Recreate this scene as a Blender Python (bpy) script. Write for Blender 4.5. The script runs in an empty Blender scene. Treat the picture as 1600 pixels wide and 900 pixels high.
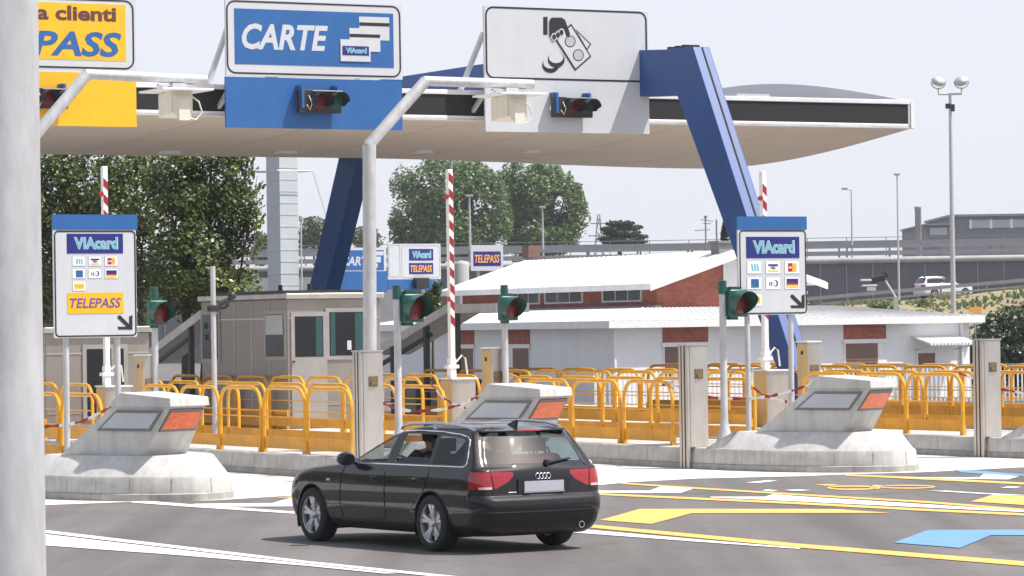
import bpy, bmesh, math, random
from mathutils import Vector, Matrix, noise
from mathutils.bvhtree import BVHTree
random.seed(7)
S = bpy.context.scene
COL = S.collection
rad = math.radians

# ---------------------------------------------------------------- camera
FPX = 5400.0
cd = bpy.data.cameras.new('camera'); cam = bpy.data.objects.new('camera', cd); COL.objects.link(cam)
cd.sensor_width = 36.0; cd.lens = 36.0 * FPX / 1600.0
cd.clip_start = 0.5; cd.clip_end = 6000
CAMH = 2.5
cam.matrix_world = Matrix.Translation((0, 0, CAMH)) @ Matrix.Rotation(math.pi/2 + math.atan(60/FPX), 4, 'X') @ Matrix.Rotation(-0.015, 4, 'Z')
S.camera = cam
RC = cam.matrix_world.to_3x3(); PC = Vector((0, 0, CAMH))

# ---------------------------------------------------------------- sky, sun, exposure
SUN_EL, SUN_AZ = rad(60), rad(101)          # azimuth clockwise from +Y
w = bpy.data.worlds.new('World'); S.world = w; w.use_nodes = True
nt = w.node_tree; bg = nt.nodes['Background']
sky = nt.nodes.new('ShaderNodeTexSky'); sky.sky_type = 'NISHITA'; sky.sun_disc = False
sky.sun_elevation = SUN_EL; sky.sun_rotation = SUN_AZ
sky.air_density = 1.0; sky.dust_density = 3.0; sky.ozone_density = 1.0; sky.altitude = 100
bg.inputs[1].default_value = 0.12             # a milky summer haze lies over the clear sky
hz = nt.nodes.new('ShaderNodeMix'); hz.data_type = 'RGBA'; hz.inputs[0].default_value = 0.88
nt.links.new(sky.outputs[0], hz.inputs[6]); hz.inputs[7].default_value = (5.25, 5.36, 5.88, 1)
nt.links.new(hz.outputs[2], bg.inputs[0])
tcw = nt.nodes.new('ShaderNodeTexCoord'); sep = nt.nodes.new('ShaderNodeSeparateXYZ'); mrw = nt.nodes.new('ShaderNodeMapRange')   # thick near the horizon, thin overhead
nt.links.new(tcw.outputs['Generated'], sep.inputs[0]); nt.links.new(sep.outputs[2], mrw.inputs[0])
mrw.inputs[1].default_value = .14; mrw.inputs[2].default_value = .75; mrw.inputs[3].default_value = .88; mrw.inputs[4].default_value = .25; nt.links.new(mrw.outputs[0], hz.inputs[0])
sl = bpy.data.lights.new('sun', 'SUN'); sl.energy = 4.4; sl.angle = rad(0.5); sl.color = (1.0, 0.96, 0.91)
so = bpy.data.objects.new('sun', sl); COL.objects.link(so)
SD = Vector((math.sin(SUN_AZ)*math.cos(SUN_EL), math.cos(SUN_AZ)*math.cos(SUN_EL), math.sin(SUN_EL)))
so.rotation_euler = SD.to_track_quat('Z', 'Y').to_euler(); so.location = (30, 20, 60)
S.view_settings.view_transform = 'Standard'; S.view_settings.look = 'None'
S.view_settings.exposure = 0.55; S.view_settings.gamma = 1.0; S.view_settings.use_curve_mapping = False
S.cycles.max_bounces = 6; S.cycles.transparent_max_bounces = 12
S.cycles.use_denoising = True

# ---------------------------------------------------------------- frames and pixel helpers
A = rad(29)
EX = Vector((math.cos(A), math.sin(A), 0)); EY = Vector((-math.sin(A), math.cos(A), 0)); UP = Vector((0, 0, 1))
def ray(px, py): return RC @ Vector(((px-800)/FPX, (450-py)/FPX, -1))
def G(px, py, z=0.0):
    d = ray(px, py); return PC + d*((z-CAMH)/d.z)
def at(px, py, Y):
    d = ray(px, py); return PC + d*(Y/d.y)
def pxof(P):
    q = RC.transposed() @ (P-PC); return 800+FPX*q.x/-q.z, 450-FPX*q.y/-q.z
O = G(1434, 735); O.z = 0                     # origin of the plaza frame: tip of the third island
def W(u, v, z=0.0, o=None): return (o or O) + EX*u + EY*v + UP*z
def L(P, o=None):
    d = P-(o or O); return Vector((d.dot(EX), d.dot(EY), P.z))
def hit(px, py, P0, n):
    d = ray(px, py); return PC + d*(((P0-PC).dot(n))/d.dot(n))
def uplane(px, py, u, o=None):                # pixel on the vertical plane u = const
    return L(hit(px, py, W(u, 0, 0, o), EX), o)
def vplane(px, py, v, o=None):
    return L(hit(px, py, W(0, v, 0, o), EY), o)

# ---------------------------------------------------------------- materials
MATS = {}
def pm(name, col, rough=.6, metal=0, var=.15, scale=3.0, bump=0.0, bscale=40, coat=0, spec=.5, streak=0, col2=None, stretch=None):
    if name in MATS: return MATS[name]
    m = bpy.data.materials.new(name); m.use_nodes = True; t = m.node_tree; b = t.nodes['Principled BSDF']
    b.inputs['Roughness'].default_value = rough; b.inputs['Metallic'].default_value = metal
    b.inputs['Coat Weight'].default_value = coat; b.inputs['Specular IOR Level'].default_value = spec
    if coat: b.inputs['Coat Roughness'].default_value = .03
    N = t.nodes.new; K = t.links.new
    tc = N('ShaderNodeTexCoord'); mp = N('ShaderNodeMapping'); K(tc.outputs['Object'], mp.inputs[0])
    if stretch: mp.inputs['Scale'].default_value = stretch
    n1 = N('ShaderNodeTexNoise'); n1.inputs['Scale'].default_value = scale; n1.inputs['Detail'].default_value = 7; n1.inputs['Roughness'].default_value = .65
    K(mp.outputs[0], n1.inputs[0])
    cr = N('ShaderNodeValToRGB'); K(n1.outputs[0], cr.inputs[0])
    lo = [max(0, c*(1-var)) for c in col]; hi = [min(1, c*(1+var)) for c in (col2 or col)]
    cr.color_ramp.elements[0].position = .32; cr.color_ramp.elements[0].color = (*lo, 1)
    cr.color_ramp.elements[1].position = .68; cr.color_ramp.elements[1].color = (*hi, 1)
    out = cr.outputs[0]
    if streak:
        mp2 = N('ShaderNodeMapping'); K(tc.outputs['Object'], mp2.inputs[0]); mp2.inputs['Scale'].default_value = (6, 6, .5)
        n2 = N('ShaderNodeTexNoise'); n2.inputs['Scale'].default_value = 1.5; n2.inputs['Detail'].default_value = 5; K(mp2.outputs[0], n2.inputs[0])
        r2 = N('ShaderNodeMapRange'); r2.inputs[1].default_value = .45; r2.inputs[2].default_value = .75; r2.inputs[4].default_value = streak; K(n2.outputs[0], r2.inputs[0])
        mx = N('ShaderNodeMix'); mx.data_type = 'RGBA'; K(r2.outputs[0], mx.inputs[0]); K(out, mx.inputs[6]); mx.inputs[7].default_value = (*[c*.35 for c in col], 1)
        out = mx.outputs[2]
    K(out, b.inputs['Base Color'])
    rr = N('ShaderNodeMapRange'); rr.inputs[3].default_value = max(.02, rough-.08); rr.inputs[4].default_value = min(1, rough+.08); K(n1.outputs[0], rr.inputs[0]); K(rr.outputs[0], b.inputs['Roughness'])
    if bump:
        n3 = N('ShaderNodeTexNoise'); n3.inputs['Scale'].default_value = bscale; n3.inputs['Detail'].default_value = 4; K(mp.outputs[0], n3.inputs[0])
        bp = N('ShaderNodeBump'); bp.inputs['Strength'].default_value = bump; bp.inputs['Distance'].default_value = .02; K(n3.outputs[0], bp.inputs['Height']); K(bp.outputs[0], b.inputs['Normal'])
    MATS[name] = m; return m
def glassm(name, tint=(.6,.68,.66), rough=.02, refl=.06, rmax=.9):
    m = bpy.data.materials.new(name); m.use_nodes = True; t = m.node_tree; t.nodes.clear(); N = t.nodes.new; K = t.links.new
    o = N('ShaderNodeOutputMaterial'); tr = N('ShaderNodeBsdfTransparent'); tr.inputs[0].default_value = (*tint, 1)
    gl = N('ShaderNodeBsdfGlossy'); gl.inputs['Roughness'].default_value = rough
    fr = N('ShaderNodeLayerWeight'); fr.inputs[0].default_value = .35
    mr = N('ShaderNodeMapRange'); mr.inputs[3].default_value = refl; mr.inputs[4].default_value = rmax; K(fr.outputs['Fresnel'], mr.inputs[0])
    mx = N('ShaderNodeMixShader'); K(mr.outputs[0], mx.inputs[0]); K(tr.outputs[0], mx.inputs[1]); K(gl.outputs[0], mx.inputs[2]); K(mx.outputs[0], o.inputs[0])
    return m
def brickm(name, c1, c2, mortar, scale, w=.5, h=.25, ms=.012):
    m = bpy.data.materials.new(name); m.use_nodes = True; t = m.node_tree; b = t.nodes['Principled BSDF']; N = t.nodes.new; K = t.links.new
    tc = N('ShaderNodeTexCoord'); sx = N('ShaderNodeSeparateXYZ'); cx = N('ShaderNodeCombineXYZ'); ad = N('ShaderNodeMath')
    K(tc.outputs['Object'], sx.inputs[0]); K(sx.outputs[0], ad.inputs[0]); K(sx.outputs[1], ad.inputs[1]); K(ad.outputs[0], cx.inputs[0]); K(sx.outputs[2], cx.inputs[1])
    br = N('ShaderNodeTexBrick'); K(cx.outputs[0], br.inputs[0]); br.inputs['Scale'].default_value = scale
    br.inputs['Color1'].default_value = (*c1, 1); br.inputs['Color2'].default_value = (*c2, 1); br.inputs['Mortar'].default_value = (*mortar, 1)
    br.inputs['Mortar Size'].default_value = ms; br.inputs['Brick Width'].default_value = w; br.inputs['Row Height'].default_value = h
    nz = N('ShaderNodeTexNoise'); nz.inputs['Scale'].default_value = 2.5; nz.inputs['Detail'].default_value = 6; K(tc.outputs['Object'], nz.inputs[0])
    mr = N('ShaderNodeMapRange'); mr.inputs[3].default_value = .55; mr.inputs[4].default_value = 1.3; K(nz.outputs[0], mr.inputs[0])
    mx = N('ShaderNodeMix'); mx.data_type = 'RGBA'; mx.blend_type = 'MULTIPLY'; mx.inputs[0].default_value = 1; K(br.outputs[0], mx.inputs[6]); K(mr.outputs[0], mx.inputs[7])
    K(mx.outputs[2], b.inputs['Base Color']); b.inputs['Roughness'].default_value = .85
    return m
def leafm(name, c1, c2, c3, trans=.35):
    m = bpy.data.materials.new(name); m.use_nodes = True; t = m.node_tree; t.nodes.clear(); N = t.nodes.new; K = t.links.new
    o = N('ShaderNodeOutputMaterial'); at_ = N('ShaderNodeAttribute'); at_.attribute_name = 'tone'
    cr = N('ShaderNodeValToRGB'); K(at_.outputs['Fac'], cr.inputs[0]); e = cr.color_ramp.elements
    e[0].color = (*c1, 1); e[1].color = (*c3, 1); q = e.new(.5); q.color = (*c2, 1)
    d = N('ShaderNodeBsdfPrincipled'); d.inputs['Roughness'].default_value = .38; K(cr.outputs[0], d.inputs['Base Color'])
    tl = N('ShaderNodeBsdfTranslucent'); K(cr.outputs[0], tl.inputs[0])
    mx = N('ShaderNodeMixShader'); mx.inputs[0].default_value = trans; K(d.outputs[0], mx.inputs[1]); K(tl.outputs[0], mx.inputs[2]); K(mx.outputs[0], o.inputs[0])
    return m
def emit(name, col, s):
    m = bpy.data.materials.new(name); m.use_nodes = True; b = m.node_tree.nodes['Principled BSDF']
    b.inputs['Base Color'].default_value = (*col, 1); b.inputs['Emission Color'].default_value = (*col, 1); b.inputs['Emission Strength'].default_value = s
    return m

M_white = pm('white_paint', (.80, .80, .79), .45, var=.05, scale=4, streak=.12)
M_signw = pm('sign_white', (.52, .535, .56), .5, var=.03, scale=2, streak=.05)
M_blue = pm('sign_blue', (.018, .105, .31), .45, var=.08, scale=3)
M_navy = pm('sign_navy', (.012, .016, .17), .45, var=.06)
M_yel = pm('sign_yellow', (.80, .42, .008), .45, var=.06, scale=3)
M_brown = pm('sign_brown', (.10, .035, .03), .5, var=.05)
M_ink = pm('sign_black', (.012, .012, .013), .5, var=.1)
M_cyan = pm('sign_cyan', (.12, .42, .52), .5, var=.05)
M_purple = pm('sign_purple', (.13, .06, .30), .5, var=.05)
M_orangetext = pm('sign_orange', (.9, .40, .05), .5, var=.05)
M_red = pm('sign_red', (.36, .012, .02), .45, var=.08)
M_gold = pm('sign_gold', (.75, .50, .07), .5, var=.08)
M_bronze = pm('bronze_plate', (.20, .14, .07), .45, metal=.4, var=.2, scale=8)
M_grey = pm('sign_grey', (.42, .42, .44), .5, var=.05)
M_portal = pm('portal_blue', (.008, .060, .225), .45, var=.14, scale=1.2, streak=.12)
M_conc = pm('concrete', (.46, .45, .42), .85, var=.20, scale=2.2, bump=.25, bscale=60, streak=.30)
M_conc2 = pm('nose_concrete', (.52, .51, .49), .8, var=.12, scale=1.8, bump=.18, bscale=55, streak=.28)
M_panel = pm('grey_panel', (.44, .46, .50), .45, var=.06)
M_orange = pm('orange_reflector', (.80, .13, .012), .35, var=.25, scale=9)
M_fence = pm('fence_yellow', (.70, .335, .014), .42, var=.13, scale=4, streak=.10)
M_fence2 = pm('fence_kick_plate_yellow', (.70, .32, .014), .5, var=.16, scale=3, streak=.22)
M_steel = pm('stainless_steel', (.52, .49, .45), .34, metal=.75, var=.16, scale=2.5, stretch=(1, 1, .25))
M_steelb = pm('booth_steel', (.30, .275, .25), .42, metal=.55, var=.12, scale=1.6, stretch=(1, 1, .3))
M_beige = pm('cabinet_beige', (.52, .36, .16), .5, var=.10, scale=4, streak=.15)
M_galv = pm('galvanised_steel', (.50, .51, .52), .5, metal=.45, var=.14, scale=9)
M_galv2 = pm('galvanised_pole', (.47, .47, .48), .55, metal=.25, var=.16, scale=7, stretch=(1, 1, .35), bump=.1, bscale=25)
M_dark = pm('dark_plastic', (.02, .02, .022), .5, var=.2)
M_black = pm('fascia_black', (.007, .0065, .0075), .7, var=.15, scale=.8)
M_soff = pm('soffit', (.655, .58, .50), .7, var=.05, scale=.7, streak=.06)
M_trim = pm('white_trim', (.70, .70, .70), .5, var=.08, scale=2, streak=.15)
M_green = pm('signal_green', (.009, .075, .058), .35, var=.15, scale=8)
M_lensr = pm('lens_red_off', (.13, .008, .010), .3, var=.3, scale=20)
M_lensg = pm('lens_green_off', (.012, .08, .05), .25, var=.3, scale=20)
M_ivory = pm('ivory_housing', (.70, .66, .56), .5, var=.08, scale=8, streak=.15)
M_rw_w = pm('barrier_white', (.78, .77, .75), .45, var=.06)
M_rw_r = pm('barrier_red', (.30, .010, .022), .45, var=.10)
M_wall = pm('white_render', (.80, .81, .82), .8, var=.05, scale=1.2, streak=.04)
M_roofw = pm('white_sheet_roof', (.80, .80, .79), .5, var=.05, scale=1)
M_shut = pm('brown_shutter', (.20, .115, .09), .6, var=.12, scale=5)
M_brick = brickm('red_brick', (.42, .115, .065), (.31, .085, .055), (.36, .27, .22), 3.2)
M_glassd = pm('dark_window', (.008, .010, .012), .12, var=.3, scale=2)
M_curtain = pm('teal_curtain', (.018, .062, .068), .8, var=.2, scale=6)
M_guard = pm('guard_rail_steel', (.24, .245, .26), .55, metal=.3, var=.12, scale=1)
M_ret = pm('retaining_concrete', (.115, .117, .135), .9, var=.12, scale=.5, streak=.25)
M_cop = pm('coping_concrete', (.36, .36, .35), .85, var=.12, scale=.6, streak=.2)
M_bark = pm('bark', (.09, .07, .05), .9, var=.3, scale=6, bump=.5)
M_farb = pm('far_grey_wall', (.20, .20, .205), .8, var=.08, scale=.3)
M_domeg = pm('roof_grey_sheet', (.46, .46, .475), .6, var=.06, scale=.8, streak=.08)
M_greyroof = pm('weathered_sheet_roof', (.50, .50, .505), .55, var=.10, scale=1.2, streak=.12)  # greyer sheet for the front, top and right facets of the lower roof
M_wframe = pm('dull_steel_frame', (.36, .345, .325), .45, metal=.5, var=.1)
M_duct = pm('pale_duct', (.42, .46, .47), .5, var=.06, scale=1)
M_glass = glassm('clear_glass')

# ---------------------------------------------------------------- mesh builder
class MB:
    def __init__(s): s.v = []; s.f = []; s.m = []; s.k = 0; s.xf = None
    def add(s, vs, fs):
        b = len(s.v); s.v += [Vector(p) if s.xf is None else s.xf @ Vector(p) for p in vs]
        for f in fs: s.f.append([b+i for i in f]); s.m.append(s.k)
        return s
    def mat(s, k): s.k = k; return s
    def box(s, x0, x1, y0, y1, z0, z1):
        return s.add([(x0,y0,z0),(x1,y0,z0),(x1,y1,z0),(x0,y1,z0),(x0,y0,z1),(x1,y0,z1),(x1,y1,z1),(x0,y1,z1)],
                     [(0,3,2,1),(4,5,6,7),(0,1,5,4),(1,2,6,5),(2,3,7,6),(3,0,4,7)])
    def loft(s, rings, cap=True, closed=True):
        n = len(rings[0]); vs = [p for r in rings for p in r]; fs = []
        for i in range(len(rings)-1):
            for j in range(n if closed else n-1):
                k = (j+1) % n; fs.append((i*n+j, i*n+k, (i+1)*n+k, (i+1)*n+j))
        if cap: fs += [tuple(range(n-1, -1, -1)), tuple((len(rings)-1)*n+j for j in range(n))]
        return s.add(vs, fs)
    def prism(s, poly, y0, y1):               # poly in (x, z), extruded along y; front face at y0 looks towards -y
        a = sum(poly[i][0]*poly[(i+1)%len(poly)][1]-poly[(i+1)%len(poly)][0]*poly[i][1] for i in range(len(poly)))
        if a < 0: poly = poly[::-1]
        return s.loft([[(x, y1, z) for x, z in poly], [(x, y0, z) for x, z in poly]][::-1], True) if False else s._pr(poly, y0, y1)
    def _pr(s, p, y0, y1):
        n = len(p); vs = [(x, y0, z) for x, z in p]+[(x, y1, z) for x, z in p]
        fs = [tuple(range(n)), tuple(range(2*n-1, n-1, -1))]+[(i, i+n, (i+1)%n+n, (i+1)%n) for i in range(n)]
        return s.add(vs, fs)
    def tube(s, pts, r, n=8, cap=True):
        pts = [Vector(p) for p in pts]; rs = r if isinstance(r, (list, tuple)) else [r]*len(pts); rings = []; up = None
        for i, p in enumerate(pts):
            t = (pts[min(i+1, len(pts)-1)]-pts[max(i-1, 0)]).normalized()
            if up is None: up = Vector((0,0,1)) if abs(t.z) < .9 else Vector((1,0,0))
            a = t.cross(up).normalized(); up = a.cross(t).normalized()
            rings.append([p+(a*math.cos(q*2*math.pi/n)+up*math.sin(q*2*math.pi/n))*rs[i] for q in range(n)])
        return s.loft(rings, cap)
    def bar(s, p, q, w, h):                   # rectangular bar from p to q, w across, h in the upright direction
        p, q = Vector(p), Vector(q); t = (q-p).normalized(); up = Vector((0,0,1)) if abs(t.z) < .95 else Vector((0,1,0))
        a = t.cross(up).normalized()*w/2; b = a.cross(t).normalized()*h/2
        return s.loft([[p-a-b, p+a-b, p+a+b, p-a+b], [q-a-b, q+a-b, q+a+b, q-a+b]])
    def lathe(s, prof, n=16, axis='z', o=(0,0,0), cap=True):
        o = Vector(o); rings = []
        for r, h in prof:
            ring = []
            for q in range(n):
                c, d = r*math.cos(q*2*math.pi/n), r*math.sin(q*2*math.pi/n)
                ring.append(o+Vector({'z': (c, d, h), 'y': (d, h, c), 'x': (h, c, d)}[axis]))
            rings.append(ring)
        return s.loft(rings, cap)
    def build(s, name, mats, parent=None, loc=None, rotz=0, smooth=None, bevel=0, bseg=2):
        me = bpy.data.meshes.new(name); mats = mats if isinstance(mats, (list, tuple)) else [mats]
        me.from_pydata([tuple(p) for p in s.v], [], s.f)
        for m in mats: me.materials.append(m)
        me.polygons.foreach_set('material_index', s.m)
        bm = bmesh.new(); bm.from_mesh(me)
        if smooth is not None or bevel: bmesh.ops.recalc_face_normals(bm, faces=bm.faces)
        if bevel:
            es = [e for e in bm.edges if len(e.link_faces) == 2 and e.calc_face_angle(0) > .6]
            nb = bmesh.ops.bevel(bm, geom=es, offset=bevel, segments=bseg, affect='EDGES', profile=.6, clamp_overlap=True)
            for f in nb['faces']: f.smooth = True
        if smooth is not None and not bevel:
            for f in bm.faces: f.smooth = True
            for e in bm.edges:
                if len(e.link_faces) != 2 or e.calc_face_angle(0) > rad(smooth): e.smooth = False
        bm.to_mesh(me); bm.free(); me.update()
        return link(name, me, parent, loc, rotz)
def link(name, me, parent=None, loc=None, rotz=0):
    o = bpy.data.objects.new(name, me); COL.objects.link(o)
    if parent: o.parent = parent
    if loc is not None: o.location = loc
    o.rotation_euler = (0, 0, rotz); return o
def tag(o, label=None, cat=None, group=None, kind=None):
    if label: o['label'] = label
    if cat: o['category'] = cat
    if group: o['group'] = group
    if kind: o['kind'] = kind
    return o
def thing(name, label, cat, loc=(0,0,0), rotz=0, group=None):
    o = bpy.data.objects.new(name, None); o.empty_display_size = .2; COL.objects.link(o); o.location = loc; o.rotation_euler = (0,0,rotz)
    return tag(o, label, cat, group)
def dup(root, loc, rotz, label=None, group=None):
    r = root.copy(); COL.objects.link(r); r.location = loc; r.rotation_euler = (0,0,rotz)
    if label: r['label'] = label
    if group: r['group'] = group
    for ch in list(root.children):
        c = ch.copy(); COL.objects.link(c); c.parent = r
        for g in list(ch.children):
            d = g.copy(); COL.objects.link(d); d.parent = c
    return r
def text(body, x0, x1, z0, z1, y, th, shear=0, bold=0, fit=True):
    cu = bpy.data.curves.new('t', 'FONT'); cu.body = body; cu.size = 1; cu.shear = shear; cu.offset = bold; cu.extrude = .5; cu.resolution_u = 3
    ob = bpy.data.objects.new('t', cu); COL.objects.link(ob); bpy.context.view_layer.update()
    me = bpy.data.meshes.new_from_object(ob.evaluated_get(bpy.context.evaluated_depsgraph_get()))
    vs = [v.co.copy() for v in me.vertices]; fs = [list(p.vertices) for p in me.polygons]
    bpy.data.objects.remove(ob); bpy.data.curves.remove(cu); bpy.data.meshes.remove(me)
    ax, bx = min(v.x for v in vs), max(v.x for v in vs); az, bz = min(v.y for v in vs), max(v.y for v in vs)
    m = MB(); m.add([(x0+(v.x-ax)/(bx-ax)*(x1-x0), y-(v.z+.5)*th, z0+(v.y-az)/(bz-az)*(z1-z0)) for v in vs], fs); return m
def rrect(x0, x1, z0, z1, r, n=5):
    p = []
    for cx, cz, a in ((x1-r, z1-r, 0), (x0+r, z1-r, 90), (x0+r, z0+r, 180), (x1-r, z0+r, 270)):
        p += [(cx+r*math.cos(rad(a+90*i/n)), cz+r*math.sin(rad(a+90*i/n))) for i in range(n+1)]
    return p
def ringp(m, outer, inner, y0, y1):           # flat frame between two outlines of equal length
    n = len(outer); vs = [(x, y0, z) for x, z in outer]+[(x, y0, z) for x, z in inner]+[(x, y1, z) for x, z in outer]+[(x, y1, z) for x, z in inner]
    fs = []
    for i in range(n):
        j = (i+1) % n
        fs += [(i, j, n+j, n+i), (2*n+j, 2*n+i, 3*n+i, 3*n+j), (j, i, 2*n+i, 2*n+j), (n+i, n+j, 3*n+j, 3*n+i)]
    return m.add(vs, fs)
# ================================================================ GROUND, ROAD, MARKINGS
def asphalt():
    m = pm('asphalt', (.128, .117, .113), .9, var=.10, scale=.35, bump=.35, bscale=180)
    t = m.node_tree; N = t.nodes.new; K = t.links.new; b = t.nodes['Principled BSDF']
    src = b.inputs['Base Color'].links[0].from_socket
    tc = N('ShaderNodeTexCoord'); n = N('ShaderNodeTexNoise'); n.inputs['Scale'].default_value = 22; n.inputs['Detail'].default_value = 8; n.inputs['Roughness'].default_value = .8; K(tc.outputs['Object'], n.inputs[0])
    r = N('ShaderNodeMapRange'); r.inputs[1].default_value = .3; r.inputs[2].default_value = .7; r.inputs[3].default_value = .62; r.inputs[4].default_value = 1.38; K(n.outputs[0], r.inputs[0])
    mx = N('ShaderNodeMix'); mx.data_type = 'RGBA'; mx.blend_type = 'MULTIPLY'; mx.inputs[0].default_value = 1; K(src, mx.inputs[6]); K(r.outputs[0], mx.inputs[7])
    # wheel tracks run along the lanes
    mp = N('ShaderNodeMapping'); mp.inputs['Rotation'].default_value = (0, 0, -A); K(tc.outputs['Object'], mp.inputs[0]); mp.inputs['Scale'].default_value = (1, .04, 1)
    n2 = N('ShaderNodeTexNoise'); n2.inputs['Scale'].default_value = 1.1; n2.inputs['Detail'].default_value = 5; K(mp.outputs[0], n2.inputs[0])
    r2 = N('ShaderNodeMapRange'); r2.inputs[1].default_value = .35; r2.inputs[2].default_value = .65; r2.inputs[3].default_value = .76; r2.inputs[4].default_value = 1.18; K(n2.outputs[0], r2.inputs[0])
    m2 = N('ShaderNodeMix'); m2.data_type = 'RGBA'; m2.blend_type = 'MULTIPLY'; m2.inputs[0].default_value = 1; K(mx.outputs[2], m2.inputs[6]); K(r2.outputs[0], m2.inputs[7])
    # old oil drips and darker patched areas
    n4 = N('ShaderNodeTexNoise'); n4.inputs['Scale'].default_value = .55; n4.inputs['Detail'].default_value = 9; n4.inputs['Roughness'].default_value = .7; n4.inputs['Distortion'].default_value = .6; K(tc.outputs['Object'], n4.inputs[0])
    r4 = N('ShaderNodeMapRange'); r4.inputs[1].default_value = .56; r4.inputs[2].default_value = .66; r4.inputs[3].default_value = 1; r4.inputs[4].default_value = .78; K(n4.outputs[0], r4.inputs[0])
    m4 = N('ShaderNodeMix'); m4.data_type = 'RGBA'; m4.blend_type = 'MULTIPLY'; m4.inputs[0].default_value = 1; K(m2.outputs[2], m4.inputs[6]); K(r4.outputs[0], m4.inputs[7])
    # pale grit
    v5 = N('ShaderNodeTexVoronoi'); v5.inputs['Scale'].default_value = 3.2; K(tc.outputs['Object'], v5.inputs[0])
    r5 = N('ShaderNodeMapRange'); r5.inputs[1].default_value = .025; r5.inputs[2].default_value = .04; r5.inputs[3].default_value = .55; r5.inputs[4].default_value = 0; K(v5.outputs['Distance'], r5.inputs[0])
    m5 = N('ShaderNodeMix'); m5.data_type = 'RGBA'; K(r5.outputs[0], m5.inputs[0]); K(m4.outputs[2], m5.inputs[6]); m5.inputs[7].default_value = (.35, .34, .32, 1)
    K(m5.outputs[2], b.inputs['Base Color']); return m
M_asph = asphalt()
def road_paint(name, col):
    m = pm(name, col, .7, var=.10, scale=2.5, bump=.2, bscale=150); t = m.node_tree; N = t.nodes.new; K = t.links.new; b = t.nodes['Principled BSDF']
    src = b.inputs['Base Color'].links[0].from_socket
    tc = N('ShaderNodeTexCoord'); n = N('ShaderNodeTexNoise'); n.inputs['Scale'].default_value = 9; n.inputs['Detail'].default_value = 9; n.inputs['Roughness'].default_value = .75; K(tc.outputs['Object'], n.inputs[0])
    r = N('ShaderNodeMapRange'); r.inputs[1].default_value = .57; r.inputs[2].default_value = .72; r.inputs[4].default_value = .75; K(n.outputs[0], r.inputs[0])
    mx = N('ShaderNodeMix'); mx.data_type = 'RGBA'; K(r.outputs[0], mx.inputs[0]); K(src, mx.inputs[6]); mx.inputs[7].default_value = (.10, .095, .09, 1)
    K(mx.outputs[2], b.inputs['Base Color']); return m
P_w = road_paint('road_paint_white', (.66, .65, .63)); P_y = road_paint('road_paint_yellow', (.72, .41, .10)); P_b = road_paint('road_paint_blue', (.125, .27, .47))
M_apron = pm('concrete_apron', (.58, .555, .52), .9, var=.14, scale=.6, bump=.3, bscale=90, col2=(.62, .60, .56))
g = MB().add([(-3000,-300,0),(3000,-300,0),(3000,5000,0),(-3000,5000,0)], [(0,1,2,3)]).build('ground', M_asph); tag(g, kind='structure')
def sheet(name, pts, z, mat):
    P = [G(*p, z) for p in pts]
    a = sum(P[i].x*P[(i+1)%len(P)].y-P[(i+1)%len(P)].x*P[i].y for i in range(len(P)))
    if a < 0: P.reverse()
    return tag(MB().add([tuple(p) for p in P], [tuple(range(len(P)))]).build(name, mat), kind='structure')
# pale concrete pavement round the island noses, running through the lanes under the canopy
edge = [(40,789),(72,789),(205,784),(330,782),(460,774),(640,768),(800,764),(945,757),(975,754),(1090,747.5),(1250,744),(1340,740.5),(1434,738),(1500,735),(1540,733),(1600,730),(1750,722)]
P = [G(*p, .004) for p in edge]; far = [P[-1]+EY*34+EX*6, P[0]+EY*45-EX*22, P[0]-EX*22]
tag(MB().add([tuple(p) for p in P+far], [tuple(range(len(P)+3))]).build('pavement', M_apron), kind='structure')
mk = lambda pts, mat: sheet('road_marking', pts, .008, mat)
mk([(40,824.5),(70,828),(300,855),(480,876.5),(760,905),(740,907),(480,880),(300,859.5),(70,832.5),(40,829)], P_w)
mk([(40,831),(70,834.5),(300,861),(480,881),(620,895.5),(600,896),(480,884),(270,866.5),(70,852),(40,850)], P_w)
mk([(205,780.5),(300,788),(460,799),(640,811),(640,814.5),(460,802.5),(300,792),(205,785)], P_w)
mk([(300,787),(425,786),(460,776),(520,780),(480,791),(335,791.5)], P_w)
mk([(430,778),(462,774.5),(600,768.5),(600,770.5),(462,777)], P_y)
mk([(970,754),(1090,761.5),(1250,771.5),(1450,783),(1600,795),(1750,807),(1750,811),(1600,798),(1450,786),(1250,774),(1090,764),(970,756)], P_y)
mk([(900,766.5),(1015,766.5),(1032,760),(1083,763.5),(1062,770.5),(900,770)], P_w)
mk([(900,768.5),(940,770.8),(1250,784.5),(1450,795),(1600,802),(1750,809),(1750,814),(1600,805.5),(1450,798.5),(1250,788),(940,773.5),(900,771.5)], P_y)
mk([(1110,776),(1195,776),(1208,772),(1252,775.5),(1450,788),(1600,797.5),(1700,804),(1600,800),(1450,793),(1250,783.5),(1200,781),(1110,777.3)], P_w)
mk([(938,812.5),(1000,795),(1085,795),(1250,795),(1310,795.5),(1392,801.5),(1250,801.5),(1080,801.8),(1018,818.5)], P_y)
mk([(880,816),(930,820),(1250,849.5),(1600,877),(1750,889),(1750,897),(1600,884),(1250,855.5),(930,825),(880,821)], P_y)
mk([(880,824.5),(918,827.5),(1100,843.5),(1250,856),(1250,857.5),(1100,847),(918,833.5),(880,831)], P_w)
mk([(1320,741),(1450,746),(1600,754),(1750,761),(1750,765),(1600,757),(1450,749.5),(1320,743)], P_y)
mk([(1400,745.3),(1530,745.8),(1538,740),(1593,744),(1575,749),(1425,747)], P_w)
mk([(1490,734),(1525,735.2),(1600,741),(1700,748),(1700,750.5),(1600,743.5),(1530,740),(1502,738)], P_b)
mk([(1563,762),(1575,760),(1597,760.5),(1585,762.5)], P_w)
mk([(1450,766.5),(1480,766.5),(1547,770.8),(1600,773),(1600,774.5),(1547,772.3)], P_w)
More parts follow.
